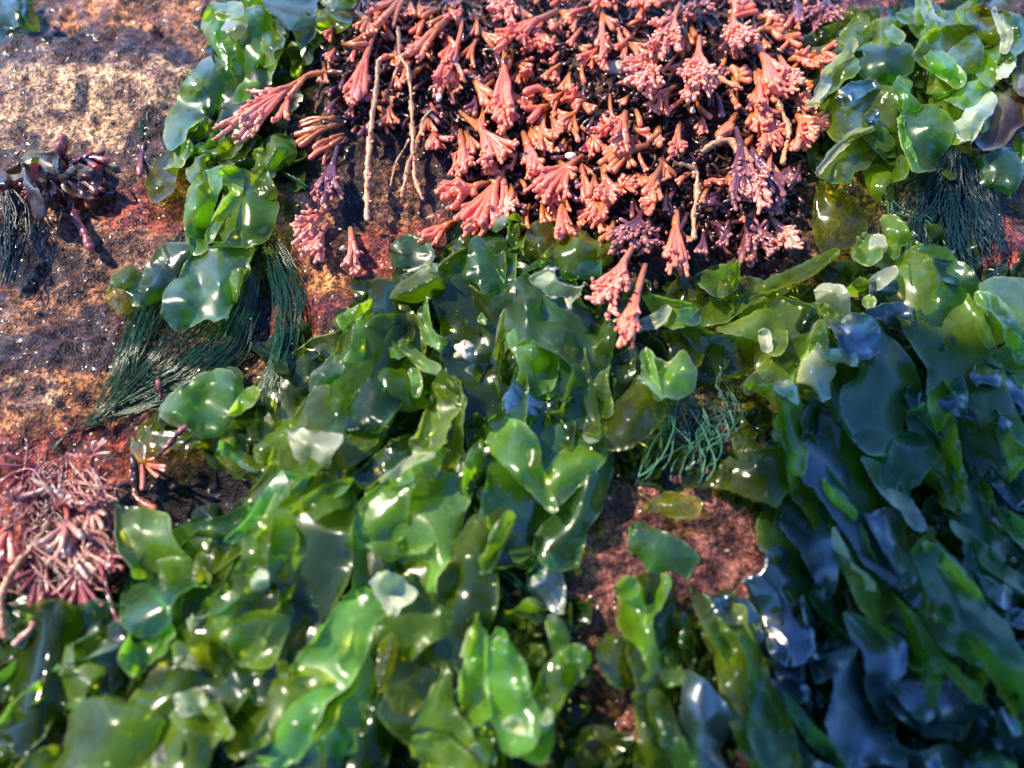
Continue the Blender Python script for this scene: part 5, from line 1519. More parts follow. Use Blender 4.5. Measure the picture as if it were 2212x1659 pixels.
def build_bed():
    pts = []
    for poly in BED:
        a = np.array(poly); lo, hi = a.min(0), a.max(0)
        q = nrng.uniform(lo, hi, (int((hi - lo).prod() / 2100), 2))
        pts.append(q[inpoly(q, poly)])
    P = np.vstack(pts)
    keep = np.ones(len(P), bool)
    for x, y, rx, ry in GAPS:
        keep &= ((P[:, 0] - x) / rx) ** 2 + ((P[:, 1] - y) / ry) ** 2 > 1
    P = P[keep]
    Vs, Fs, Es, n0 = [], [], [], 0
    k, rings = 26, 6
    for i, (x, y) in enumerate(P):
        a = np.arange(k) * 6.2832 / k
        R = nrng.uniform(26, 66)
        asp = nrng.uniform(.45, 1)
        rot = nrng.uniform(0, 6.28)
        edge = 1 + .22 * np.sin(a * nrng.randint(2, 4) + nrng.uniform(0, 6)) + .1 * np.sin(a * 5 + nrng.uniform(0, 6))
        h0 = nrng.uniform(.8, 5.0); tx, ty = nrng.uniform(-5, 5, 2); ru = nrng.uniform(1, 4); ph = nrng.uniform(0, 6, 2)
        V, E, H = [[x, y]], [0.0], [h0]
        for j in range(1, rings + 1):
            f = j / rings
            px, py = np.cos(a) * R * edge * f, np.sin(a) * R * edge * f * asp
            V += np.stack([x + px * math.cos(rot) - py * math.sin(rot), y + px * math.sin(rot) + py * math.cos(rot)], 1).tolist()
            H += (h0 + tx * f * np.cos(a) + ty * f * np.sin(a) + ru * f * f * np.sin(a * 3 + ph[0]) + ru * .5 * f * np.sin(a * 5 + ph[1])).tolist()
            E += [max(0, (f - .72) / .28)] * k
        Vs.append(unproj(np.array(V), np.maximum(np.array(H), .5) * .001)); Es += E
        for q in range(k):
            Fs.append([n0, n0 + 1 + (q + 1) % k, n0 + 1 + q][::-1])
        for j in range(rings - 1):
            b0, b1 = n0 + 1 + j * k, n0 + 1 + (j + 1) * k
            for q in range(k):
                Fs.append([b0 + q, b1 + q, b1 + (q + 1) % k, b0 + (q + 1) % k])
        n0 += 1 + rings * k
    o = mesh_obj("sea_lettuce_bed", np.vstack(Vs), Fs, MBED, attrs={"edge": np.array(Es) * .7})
    tag(o, "underlayer of small crowded sea lettuce leaves, toned dark for shade in the gaps", "sea lettuce", kind="stuff")


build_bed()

# ------------------------------------------------------------------ the red seaweed
RED = [(745,10),(800,-30),(1790,-40),(1740,70),(1790,130),(1760,270),(1740,380),(1730,500),(1680,560),(1560,540),(1470,500),(1330,570),(1290,520),(1230,450),(1060,460),(1000,400),(950,330),(900,290),(820,270),(720,270),(690,190),(700,90)]
BARE = [(1310,160,60,40), (1570,560,60,20)]


def build_tangle():
    a = np.array(RED, float)
    q = nrng.uniform(a.min(0), a.max(0), (3800, 2))
    q = q[inpoly(q, RED)]
    sh = Shape()
    for x, y in q[:1900]:
        if any(((x - bx) / rx) ** 2 + ((y - by) / ry) ** 2 < 1 for bx, by, rx, ry in BARE) and nrng.rand() < .75:
            continue
        an = nrng.uniform(0, 6.28); L = nrng.uniform(14, 44)
        d = np.array([math.cos(an), math.sin(an) * .8]) * L
        sd = np.array([-d[1], d[0]]) * nrng.uniform(-.4, .4)
        p = bez(np.array([x, y]), np.array([x, y]) + d * .5 + sd, np.array([x, y]) + d, 7)
        h = bez(np.array([nrng.uniform(.5, 4)]), np.array([nrng.uniform(2, 8)]), np.array([nrng.uniform(1, 8)]), 7)[:, 0]
        t1 = nrng.uniform(.25, 1.0) ** 1.4
        sh.tube(unproj(p, h * .001), np.full(7, nrng.uniform(.7, 1.4)) * .001, k=6, t0=0, t1=t1, rough=.1, seed=nrng.randint(99))
    o = sh.build("red_seaweed_tangle", MR['dark'])
    tag(o, "dark purple tangle of short stems under the pink tufts", "red seaweed", kind="stuff")


build_tangle()


def finger(P, ang, L, nbr, mat, h, label, group):
    """a short sprig of one to three blunt fingers"""
    rs = np.random.RandomState(rng.randrange(10 ** 6))
    sh = Shape()
    P = np.array(P, float)
    r0 = rs.uniform(1.0, 1.5)
    d = np.array([math.cos(ang), math.sin(ang)])
    p = np.array([-d[1], d[0]])
    cv = rs.uniform(-.25, .25) * L
    for i in range(nbr):
        f = (i - (nbr - 1) / 2)
        tip = P + d * L * rs.uniform(.8, 1.05) + p * (f * L * .34 + cv * .3)
        q = bez(P, P + d * L * .5 + p * (f * L * .03 + cv), tip, 8)
        hz = np.linspace(h, h + rs.uniform(1, 6), 8) + np.sin(np.linspace(0, 3.1, 8)) * rs.uniform(0, 3)
        sh.tube(unproj(q, hz * .001), r0 * .001 * np.linspace(.85, 1.12, 8), k=8, t0=rs.uniform(0, .2), t1=rs.uniform(.75, 1.0), rough=.09, seed=rs.randint(99))
        if rs.rand() < .5:
            b = unproj(q[-1:], hz[-1:] * .001)[0]
            for s in (-1, 1):
                t3 = unproj((q[-1] + d * 4 + p * s * 4)[None], (hz[-1] + 1) * .001)[0]
                sh.tube(np.array([b, (b + t3) / 2, t3]), r0 * .001 * np.array([.85, .75, .75]), k=7, t0=.75, t1=1.02)
    o = sh.build("red_seaweed_sprig", MR[mat])
    tag(o, label, "red seaweed", group)


def build_fingers():
    a = np.array(RED, float)
    q = nrng.uniform(a.min(0), a.max(0), (2200, 2))
    q = q[inpoly(q, RED)]
    done = []
    for x, y in q:
        if any((x - u) ** 2 + (y - v) ** 2 < 15 ** 2 for u, v in done):
            continue
        if any(((x - bx) / rx) ** 2 + ((y - by) / ry) ** 2 < 1 for bx, by, rx, ry in BARE):
            continue
        done.append((x, y))
        if len(done) > 290:
            break
    lab = {'orange': "short blunt orange-brown finger sprig among the dark tangle",
           'pink': "short pink-tipped finger sprig among the dark tangle",
           'purple': "short dark purple finger sprig among the tangle"}
    for x, y in done:
        c = nrng.choice(['orange', 'pink', 'purple'], p=[.2, .12, .68] if (x > 1330 and y > 400) or (x > 1600 and y > 330) or (x < 790 and y > 150) else [.56, .30, .14])
        ang = nrng.normal(math.pi / 2, .85)
        finger((x, y), ang, nrng.uniform(20, 50), int(nrng.choice([1, 2, 3], p=[.35, .35, .3])), c, nrng.uniform(3, 8), lab[c], c + " finger sprigs in the tangle")


build_fingers()

T = tuft
T("long drooping pink tuft at the left end of the pink patch, streaked with purple", 'B', 215, 215, 60, 660, 130, 7, 'fan', 'pink', 7, 14)
T("long fused pink tuft hanging in the middle of the patch like a closed hand", 'B', 1062, 300, 1045, 800, 130, 10, 'fan', 'pink', 9, 15, 1.35)
T("open pink fan directly below the long fused tuft", 'B', 840, 770, 1050, 1000, 190, 8, 'fan', 'pink', 9, 15, 1.3)
T("pair of pink fingers pointing down left of the open fan", 'B', 770, 850, 800, 1090, 90, 3, 'fan', 'pink', 8, 12, 1.4)
T("pink fan with lobed tips at the lower left, overlapping the green sheet", 'B', 1070, 1080, 830, 1470, 170, 7, 'fan', 'pink', 8, 14, 1.45)
T("pink branch reaching left above the lobed lower fan", 'B', 950, 1190, 660, 1250, 110, 4, 'fan', 'pink', 6, 10, 1.4)
T("short broad pink fan above the lobed lower fan", 'B', 900, 1290, 760, 1180, 90, 4, 'fan', 'pink', 7, 12, 1.4)
T("narrow pale pink tuft hanging beside the lobed lower fan", 'B', 1050, 1140, 1065, 1370, 75, 4, 'fan', 'pale', 8, 12, 1.3)
T("club-shaped pink tuft with a split top, right of the open fan", 'B', 1180, 860, 1265, 1110, 80, 5, 'fan', 'pink', 8, 13, 1.4)
T("wide pink fan with folded fingers right of the club-shaped tuft", 'B', 1560, 1010, 1290, 1230, 190, 9, 'fan', 'pink', 8, 15, 1.35)
T("slim pink branch hanging from the wide folded fan", 'B', 1550, 1060, 1615, 1340, 70, 4, 'fan', 'pink', 7, 12, 1.2)
T("pink tuft pointing straight down onto the green leaf", 'B', 1410, 1230, 1455, 1520, 90, 5, 'fan', 'pink', 8, 14, 1.45)
T("plain pink finger left of the tuft that points down onto the leaf", 'B', 1380, 1240, 1360, 1400, 40, 2, 'fan', 'pink', 6, 9, 1.4)
T("pink V of two fingers at the extreme lower left of the patch", 'B', 730, 1440, 545, 1530, 80, 3, 'fan', 'pink', 5, 8, 1.3)
T("knobbly pink clump on orange fingers, right of centre", 'B', 1850, 730, 1690, 890, 150, 6, 'knob', 'pink', 9, 16, 1.3)
T("thick pink club leaning beside the knobbly clump on orange fingers", 'B', 1840, 730, 1800, 940, 60, 3, 'fan', 'pink', 10, 16, 1.4)
T("orange fingers spreading left with pink tips, under the knobbly clump", 'B', 2000, 940, 1690, 1010, 130, 5, 'finger', 'orange', 7, 12, 1.4)
T("large rough pale pink cauliflower clump, right of centre", 'B', 2080, 330, 1830, 570, 260, 10, 'knob', 'pale', 12, 22, 1.3, 14)
T("rough pale pink clump above the cauliflower clump at the top", 'B', 2190, 30, 2060, 330, 190, 8, 'knob', 'pale', 12, 22, 1.3, 14)
T("pink clump with a pale lobe at the top edge, left of centre", 'B', 1130, -60, 1020, 120, 150, 6, 'knob', 'pale', 8, 15, 1.4, 6)
T("long brown branch with a pink end lying across the top of the patch", 'B', 1400, 70, 960, 270, 110, 5, 'knob', 'pink', 12, 16, 1.5, 5)
T("pink knobs clustered under the long brown branch", 'B', 1270, 200, 1290, 320, 200, 6, 'knob', 'pink', 8, 12, 1.3, 5)
T("small pink paddle tuft in the dark hollow below the brown branch", 'B', 1190, 540, 1215, 420, 50, 2, 'fan', 'pink', 5, 10, 1.3)
T("pink finger with a forked tip pointing up right in the dark hollow", 'B', 1400, 680, 1530, 575, 55, 3, 'fan', 'pink', 4, 12, 1.2)
T("single curved pink finger bent like a hook in the dark hollow", 'B', 1350, 690, 1190, 590, 30, 1, 'finger', 'pink', 5, 12, 1.6, bend=110)
T("brown-pink forked finger pointing left under the hook-shaped finger", 'B', 1355, 690, 1155, 735, 50, 2, 'fan', 'pink', 5, 11, 1.5)
T("orange hand of short fingers right of the hook-shaped finger", 'B', 1540, 720, 1420, 800, 170, 5, 'finger', 'orange', 4, 9, 1.3)
T("small orange-pink fan right of the club-shaped tuft", 'B', 1240, 820, 1370, 900, 130, 4, 'fan', 'orange', 6, 11, 1.3)
T("narrow tuft hanging alone at the top with a pink fringe", 'B', 1690, 80, 1695, 360, 70, 4, 'fan', 'pink', 8, 12, 1.25)
T("two brown-pink fingers beside the lone narrow tuft at the top", 'B', 1740, 160, 1900, 230, 70, 2, 'finger', 'pink', 5, 9, 1.4)
T("little pink fan above the bare dark rock at the left", 'B', 590, 850, 620, 930, 130, 4, 'fan', 'pink', 5, 9, 1.3)
T("tube-like pink branch slanting left near the top left", 'B', 740, 80, 440, 350, 60, 3, 'fan', 'orange', 9, 13, 1.5)
T("pink tuft with a purple tinge hanging over small knobs, left of centre", 'B', 780, 120, 600, 560, 90, 6, 'knob', 'pink', 9, 15, 1.15, 5, bend=-60)
T("pink cone-shaped tuft left of the long fused tuft", 'B', 700, 400, 760, 510, 80, 4, 'fan', 'pink', 7, 11, 1.3)
T("pink tubes pointing right at the top, above the long fused tuft", 'B', 700, 60, 760, 120, 60, 3, 'knob', 'pink', 7, 13, 1.2, 4)
T("brown finger curling right of the cone-shaped tuft", 'B', 830, 470, 950, 640, 60, 3, 'finger', 'orange', 6, 10, 1.5)
T("pink knobs at the right of the slim hanging branch", 'B', 1690, 1080, 1750, 1320, 130, 6, 'knob', 'pink', 8, 14, 1.35, 3)
T("pink knob cluster touching the brown knotted stalk", 'B', 1790, 1230, 1880, 1150, 90, 4, 'knob', 'pink', 9, 14, 1.3, 4)
T("broad salmon tuft leaning left below the slim hanging branch", 'B', 1700, 1220, 1630, 1400, 100, 5, 'fan', 'pink', 7, 11, 1.4)
T("knotted brown and pink stalk at the lower right of centre", 'B', 2090, 1040, 1960, 1300, 110, 6, 'knob', 'orange', 9, 14, 1.3, 4)
T("orange-pink curled sprig on the knotted stalk", 'B', 2080, 1270, 1940, 1340, 80, 4, 'knob', 'pink', 9, 14, 1.2, 3)
T("dark purple knobbly tuft hanging over the green at the centre", 'B', 1970, 1340, 1830, 1590, 190, 8, 'knob', 'purple', 9, 15, 1.25, 6)
T("purple tuft behind the knobbly hanging tuft with pink specks", 'B', 1990, 1390, 1990, 1600, 130, 6, 'knob', 'purple', 7, 12, 1.25, 5)
T("plump pink tuft with pale tips hanging right of the purple one", 'B', 2170, 1370, 2165, 1740, 130, 7, 'fan', 'pink', 9, 15, 1.4)
T("small pink knobs on a brown stalk, far right of the middle patch", 'B', 2190, 800, 2160, 1000, 80, 4, 'knob', 'pink', 8, 13, 1.2, 4)
T("pink sprig just left of the large purple tuft", 'B', 2060, 830, 2030, 920, 70, 3, 'finger', 'orange', 6, 11, 1.3)
T("pink branch with pimpled end reaching left over the bright green leaves", 'A', 1990, 490, 1450, 850, 210, 10, 'knob', 'pale', 11, 17, 1.2, 7)
T("side branch with one stubby fork on the pimpled pink branch", 'A', 1885, 590, 1800, 790, 40, 2, 'fan', 'pink', 10, 12, 1.3)
T("smooth brown finger pointing left, uppermost of the brown fingers at the left", 'A', 2230, 770, 1855, 755, 30, 2, 'finger', 'orange', 5, 8, 1.0)
T("branched brown finger pointing left, second of the brown fingers at the left", 'A', 2230, 800, 1865, 880, 90, 3, 'finger', 'orange', 5, 8, 1.0)
T("ribbed brown finger pointing lower left, third of the brown fingers at the left", 'A', 2230, 870, 1945, 965, 60, 2, 'finger', 'orange', 5, 8, 1.0)
T("tapering orange finger pointing lower left, lowest of the brown fingers at the left", 'A', 2220, 890, 2000, 1040, 50, 2, 'finger', 'pink', 5, 8, 1.0)
T("purple stems with pink pimples hanging at the left edge of the patch", 'A', 2190, 950, 2080, 1370, 160, 7, 'knob', 'purple', 7, 11, 1.4, 5)
T("pale pink crusty tuft hanging on bare rock at the lower left", 'A', 2150, 1340, 1900, 1500, 120, 6, 'knob', 'pale', 5, 9, 1.3, 7)
T("forked salmon sprig lying on the orange rock", 'A', 2130, 1440, 1990, 1640, 150, 6, 'knob', 'pale', 4, 8, 1.3, 5)
T("single salmon drop-shaped sprig low on the orange rock", 'B', 60, 1480, 90, 1740, 60, 3, 'fan', 'pale', 4, 7, 1.3)
T("large bumpy pale pink mass hanging at the right of the patch", 'C', 110, 240, 90, 640, 190, 10, 'knob', 'pale', 12, 21, 1.4, 13)
T("pink pimpled rosette above the bumpy pale mass", 'C', 320, 100, 385, 290, 160, 8, 'knob', 'pale', 12, 20, 1.3, 10)
T("tall orange-pink stems rising at the top right of the patch", 'C', 300, 150, 440, -20, 140, 6, 'finger', 'pink', 8, 14, 1.4)
T("long pink tapering tuft slanting down right of the rosette", 'C', 470, 280, 640, 560, 110, 7, 'fan', 'pink', 10, 17, 1.4)
T("pale frilled pink tuft at the right margin of the patch", 'C', 630, 370, 730, 570, 140, 7, 'knob', 'pale', 10, 16, 1.3, 7)
T("broad pink fan of blunt fingers under the tapering tuft", 'C', 470, 480, 580, 620, 190, 8, 'fan', 'pink', 10, 15, 1.4)
T("salmon tuft of fingers hanging below the broad fan", 'C', 450, 630, 540, 780, 110, 6, 'fan', 'pink', 9, 13, 1.4)
T("knuckled salmon tuft trailing further down on the right", 'C', 500, 750, 620, 940, 120, 7, 'knob', 'pink', 8, 13, 1.4, 4)
T("purple-backed pink fan spread at the lower right margin", 'C', 720, 720, 880, 900, 250, 9, 'knob', 'pink', 8, 14, 1.35, 4)
T("twin pink tips poking right over the green leaf", 'C', 690, 390, 840, 335, 90, 5, 'knob', 'pink', 9, 14, 1.3, 3)
T("knobbed pink finger reaching furthest right over the green", 'C', 800, 400, 945, 395, 80, 4, 'knob', 'pink', 8, 12, 1.25, 4)
T("orange finger pointing right near the top right of the patch", 'C', 470, 130, 620, 75, 60, 3, 'finger', 'orange', 9, 13, 1.4)
T("double orange finger pointing right under the single one", 'C', 450, 210, 650, 150, 90, 4, 'finger', 'orange', 8, 12, 1.4)
T("orange fingers fanning right towards the green leaves", 'C', 590, 260, 780, 215, 90, 4, 'finger', 'orange', 6, 10, 1.3)
T("group of upright orange fingers under the pimpled rosette", 'C', 350, 580, 380, 410, 110, 5, 'finger', 'orange', 6, 12, 1.4)
T("orange and pink fingertip bunch at the right margin", 'C', 690, 640, 830, 640, 100, 5, 'knob', 'orange', 7, 11, 1.3, 2)
T("large purple tuft with a pink crest, hanging lowest at the right", 'C', 345, 830, 470, 1340, 250, 13, 'knob', 'purple', 10, 17, 1.4, 6)
T("pink crest of branches over the large purple tuft", 'C', 400, 960, 520, 1340, 90, 4, 'knob', 'pale', 14, 20, 1.3, 6)
T("smooth purple fingers hanging right of the large purple tuft", 'C', 420, 940, 640, 1240, 130, 6, 'finger', 'purple', 7, 11, 1.5)
T("dark purple tuft trailing on the rock below the large purple one", 'C', 380, 1330, 520, 1659, 260, 9, 'knob', 'purple', 6, 9, 1.4, 4)
T("purple sprig with a pale pink end at the lower right", 'C', 560, 1400, 730, 1590, 130, 6, 'knob', 'pale', 6, 10, 1.3, 5)
T("small bright pink finger left of the large purple tuft", 'C', 130, 1220, 215, 1130, 40, 2, 'fan', 'pink', 5, 9, 1.3)
T("orange fingers on the shaded side left of the large purple tuft", 'C', 350, 740, 220, 900, 70, 3, 'finger', 'orange', 6, 9, 1.4)
T("pale pink and purple sprig hanging over the green sheet, left of two", 'E', 1890, -60, 1660, 330, 150, 8, 'knob', 'pale', 17, 23, 1.3, 7)
T("purple sprig ending in an orange-pink tip over the green sheet, right of two", 'E', 1970, 60, 1810, 590, 100, 8, 'knob', 'pink', 17, 23, 1.3, 6)
T("dark pink tufts crowding the top edge, right of centre", 'C', 100, -60, 120, 70, 200, 7, 'knob', 'purple', 8, 13, 1.3, 4)
T("purple and brown fingers at the top right end of the patch", 'C', 720, -20, 770, 110, 120, 5, 'finger', 'purple', 6, 9, 1.4)
T("dusky purple tuft at the extreme top right of the patch", 'C', 950, -40, 900, 130, 190, 8, 'knob', 'purple', 6, 10, 1.3, 3)
T("short pinkish tufts at the top edge, second from the left", 'B', 480, -60, 210, 90, 120, 5, 'fan', 'orange', 7, 12, 1.4)
T("rosy tuft at the top edge left of the dark gap", 'B', 1700, -60, 1720, 30, 200, 6, 'knob', 'pink', 8, 13, 1.3, 3)
T("pink knobs at the top edge right of the dark gap", 'B', 1960, -60, 1960, 40, 180, 6, 'knob', 'pink', 8, 13, 1.3, 4)

# strings and stalks
cord("stringy_stalk", "long reddish string hanging straight down over the dark rock, leftmost of the strings", "red seaweed", 'B', [(240,400),(225,600),(200,750),(185,900),(170,1100),(165,1260),(170,1420)], 'string', 1.35, 15, "stringy stalks", h_end=10, knob=8)
cord("stringy_stalk", "long pinkish string hanging beside the thin forked ones, ending in a tassel on the rock", "red seaweed", 'B', [(370,180),(375,360),(430,430),(452,600),(460,800),(465,1000),(480,1180),(530,1290)], 'string', 1.2, 15, "stringy stalks", h_end=6, knob=6)
cord("stringy_stalk", "curved pale string joining the tasselled one from the right", "red seaweed", 'B', [(590,710),(540,760),(510,860),(480,960),(430,1080),(395,1270)], 'string', 1.15, 12, "stringy stalks", h_end=5, knob=4)
cord("stringy_stalk", "thin faint string at the left of the tasselled one", "red seaweed", 'B', [(440,900),(400,980),(350,1060),(320,1200)], 'string', .6, 8, "stringy stalks", h_end=4)
cord("stringy_stalk", "string arching from the long pinkish one to the left, dark in its lower half", "red seaweed", 'B', [(405,350),(370,430),(330,520),(300,600)], 'string', .9, 12, "stringy stalks", h_end=7)
cord("stringy_stalk", "pale looped twig with a broken white end, left of centre", "red seaweed", 'B', [(750,330),(740,400),(770,460),(800,525)], 'string', 1.2, 13, "stringy stalks", h_end=14)
cord("stringy_stalk", "brown knotted string hanging in front of the tufts at the right", "red seaweed", 'C', [(600,640),(640,710),(680,800),(690,880),(660,980),(650,1050)], 'string', 1.3, 15, "stringy stalks", h_end=10)
cord("stringy_stalk", "knotted brown string hanging between the knotted stalk and the large purple tuft", "red seaweed", 'C', [(-60,1060),(30,1070),(95,1100),(95,1250),(70,1400),(75,1540)], 'string', 1.2, 14, "stringy stalks", h_end=9, knob=6)
cord("stringy_stalk", "brown twig bending right under the bumpy pale mass", "red seaweed", 'C', [(220,480),(260,520),(320,550),(380,575)], 'string', 1.3, 11, "stringy stalks", h_end=12)
cord("stringy_stalk", "brown stem arching over to the large purple tuft", "red seaweed", 'C', [(120,990),(200,930),(280,900),(330,920),(350,980)], 'string', 1.5, 11, "stringy stalks", h_end=13)
cord("stringy_stalk", "thick brown stem feeding the pimpled pink branch at the left", "red seaweed", 'A', [(2220,470),(2090,470),(1980,490),(1930,560),(1880,620)], 'orange', 1.5, 10, "stringy stalks", h_end=12)

# green hair
hair("long hank of dark green hair sweeping down left from the split bright leaves", [
    [('D', 1420, 150, 420), ('D', 1300, 420, 480), ('D', 1080, 640, 330), ('D', 820, 880, 160), ('D', 640, 1040, 70), ('D', 520, 1110, 40)],
    [('A', 1260, 1520, 120), ('D', 1060, 200, 130), ('D', 940, 400, 110), ('D', 850, 620, 70), ('D', 800, 800, 90), ('D', 660, 1020, 70)],
    [('D', 1620, 60, 80), ('D', 1580, 320, 90), ('D', 1480, 560, 150), ('D', 1200, 780, 170), ('D', 900, 920, 110), ('D', 620, 1050, 60)]], 84, 'hair', .165, 1.0, (2, 8), seed=3)
hair("thinner hank of green hair hanging straight down right of the long hank", [
    [('A', 1740, 1580, 120), ('D', 1800, 100, 180), ('D', 1850, 300, 170), ('D', 1830, 560, 130), ('D', 1770, 740, 90), ('D', 1730, 900, 150), ('D', 1700, 1080, 190)]], 75, 'hair', .165, 1.0, (3, 8), seed=4)
hair("few stray green hairs beside the scoop-shaped leaf", [
    [('A', 1740, 1080, 10), ('A', 1860, 1120, 25), ('A', 1960, 1180, 30), ('A', 2000, 1215, 30)]], 7, 'hair', .22, 1.0, (3, 5), seed=14)
hair("single green hair curving over red crust at the tip of the long hank", [
    [('D', 620, 1050, 16), ('D', 480, 1110, 10), ('D', 400, 1180, 8), ('D', 330, 1280, 6)]], 5, 'hair', .22, 1.0, (2, 4), seed=5, taper=False)
hair("thick blue-black hank of hair below the upper right clump", [
    [('C', 1760, 950, 60), ('C', 1740, 1100, 170), ('C', 1640, 1300, 260), ('C', 1560, 1480, 300), ('C', 1600, 1700, 300)],
    [('C', 1780, 1000, 60), ('C', 1830, 1120, 150), ('C', 1880, 1350, 200), ('C', 1930, 1600, 240), ('F', 1980, 60, 200)],
    [('C', 1770, 980, 50), ('C', 1770, 1150, 120), ('C', 1760, 1400, 260), ('C', 1780, 1690, 320)]], 95, 'shade_hair', .19, 1.0, (2, 10), seed=6)
hair("loose teal strands straying left of the blue-black hank", [
    [('C', 1290, 1180, 40), ('C', 1320, 1280, 60), ('C', 1420, 1370, 40), ('C', 1600, 1410, 30), ('C', 1740, 1560, 60)],
    [('C', 1300, 1200, 60), ('C', 1310, 1330, 50), ('C', 1300, 1430, 30)]], 9, 'teal', .24, 1.0, (3, 8), seed=7)
hair("beaded wet tuft of teal hair on the purple rock right of centre", [
    [('F', 60, 870, 260), ('F', 130, 960, 240), ('F', 60, 1080, 160), ('F', 30, 1250, 110), ('F', 20, 1480, 90)],
    [('F', 260, 860, 160), ('F', 240, 980, 160), ('F', 230, 1130, 110), ('F', 140, 1300, 80), ('F', 60, 1540, 30)],
    [('F', 40, 900, 120), ('F', -60, 1000, 100), ('E', 2010, 1120, 100), ('E', 1920, 1200, 110)],
    [('F', 120, 900, 180), ('F', 60, 980, 160), ('E', 2120, 1180, 80), ('E', 2000, 1400, 70), ('E', 1900, 1500, 40)]], 11, 'teal', .24, 1.15, (3, 15), seed=8, curl=.8)
hair("dark green hair at the left edge hanging over the shaded pit", [
    [('A', 40, 1230, 60), ('A', 60, 1330, 190), ('A', 50, 1500, 180), ('D', 30, 20, 120), ('D', 10, 200, 80)]], 60, 'shade_hair', .24, 1.0, (2, 12), seed=9)
hair("wisps of green hair on the sandy hump", [
    [('A', 960, 640, 60), ('A', 960, 760, 80), ('A', 930, 860, 60), ('A', 900, 950, 40)]], 22, 'hair', .2, 1.0, (1, 4), seed=10)
hair("fine hairs between the dark leaves at the bottom centre", [
    [('H', 930, 340, 60), ('H', 1000, 460, 90), ('H', 1060, 620, 120)], [('H', 1000, 370, 40), ('H', 1120, 450, 60), ('H', 1220, 540, 50)]], 10, 'hair', .25, 1.0, (4, 10), seed=12)

# dark purple weed at the left, pale coralline at the lower left
W = tuft
W("bunch of fine dark purple branches under the limp purple straps at the left", 'A', 330, 1080, 180, 1230, 200, 8, 'fan', 'dark', 3, 7, 1.1, 2, group=None)
W("dark purple branches pointing right from under the limp purple straps", 'A', 430, 1130, 660, 1200, 260, 10, 'finger', 'dark', 3, 7, 1.3, group=None)
W("reddish upright finger standing above the dark purple weed", 'A', 410, 1080, 395, 850, 40, 2, 'finger', 'wine', 6, 16, 1.9, group=None)
W("dull red branch pointing up right from the dark purple weed", 'A', 480, 1060, 700, 980, 60, 3, 'finger', 'wine', 3, 5, 1.4, group=None)
cord("red_alga_sprig", "single dark red stem lying on the rock below the dark purple weed", "red seaweed", 'A', [(480,1340),(500,1430),(550,1510),(585,1600)], 'wine', 2.4, 4, None, h_end=5)
cord("red_alga_sprig", "short dark red stem right of the dark purple weed", "red seaweed", 'A', [(935,930),(920,1030),(905,1130)], 'wine', 1.6, 3, None, h_end=4)
cord("red_alga_sprig", "thin brown-red twig sticking up over the glossy rimmed leaf", "red seaweed", 'D', [(1010,1310),(1080,1240),(1140,1160),(1210,1095)], 'wine', 1.1, 10, None, h_end=16)
cord("red_alga_sprig", "thin red twig rising behind the glossy rimmed leaf", "red seaweed", 'D', [(1040,930),(1040,870),(1025,810)], 'wine', .9, 9, None, h_end=10)
CG = "pale and red coralline tufts at the lower left"
W("pale cream twig bent like a hook over the red crust at the left", 'D', 600, 1390, 680, 1160, 150, 4, 'finger', 'cream', 8, 20, 0.64, bend=-50, group=CG)
W("cream knobbly branches at the upper part of the lower left coralline", 'D', 330, 1659, 400, 1420, 325, 5, 'knob', 'cream', 8, 20, 0.64, 4, bend=70, group=CG)
W("red and white coralline fingers at the left edge", 'D', 120, 1659, 120, 1480, 312, 5, 'finger', 'cream', 5, 14, 0.64, bend=-35, group=CG)
W("pinkish coralline branch lying right towards the dark hollow", 'D', 880, 1280, 1060, 1380, 212, 4, 'finger', 'pale', 4, 9, 0.59, bend=45, group=CG)
W("cream central trunk of the lower left coralline with a split foot", 'G', 420, -40, 380, 260, 250, 5, 'fan', 'cream', 12, 19, 0.79, 2, bend=-50, group=CG)
W("white forked branch reaching down from the coralline trunk", 'G', 470, 100, 580, 400, 162, 4, 'fan', 'cream', 13, 16, 0.69, 2, bend=70, group=CG)
W("short cream knobs right of the coralline trunk", 'G', 520, -30, 660, 90, 187, 4, 'finger', 'cream', 9, 15, 0.74, bend=-35, group=CG)
W("wine-red branches spreading down left from the coralline", 'G', 400, 260, 150, 560, 275, 5, 'fan', 'wine', 8, 13, 0.64, 1, bend=45, group=CG)
W("wine-red branches pointing down from the coralline", 'G', 470, 300, 480, 600, 300, 6, 'fan', 'wine', 9, 13, 0.69, 1, bend=-50, group=CG)
W("glinting pinkish bunch at the right tip of the coralline", 'G', 620, 180, 780, 430, 187, 5, 'knob', 'wine', 10, 15, 0.74, 5, bend=70, group=CG)
W("dull red fleshy lobes at the left edge beside the coralline", 'G', 60, 60, -40, 260, 225, 4, 'fan', 'pale', 6, 10, 1.18, 1, bend=-35, group=CG)
W("dark red tangle above the coralline at the left edge", 'D', 300, 1380, 20, 1440, 275, 6, 'finger', 'wine', 3, 8, 0.74, bend=45, group=CG)
W("red branchlets between the cream hook and the dark hollow", 'D', 560, 1560, 740, 1520, 400, 6, 'finger', 'wine', 4, 9, 0.69, bend=-50, group=CG)
hair("matted fine crimson strands spreading down under the pale coralline at the lower left", [
    [('G', 420, 120, 120), ('G', 330, 300, 260), ('G', 220, 460, 330), ('G', 120, 640, 330)],
    [('G', 460, 160, 120), ('G', 500, 340, 240), ('G', 520, 540, 260)],
    [('G', 480, 100, 100), ('G', 620, 260, 170), ('G', 760, 420, 180)],
    [('D', 420, 1640, 160), ('D', 240, 1560, 240), ('D', 40, 1480, 260)]], 40, 'wine', .30, 1.0, (6, 14), seed=21, curl=.7, group=CG)
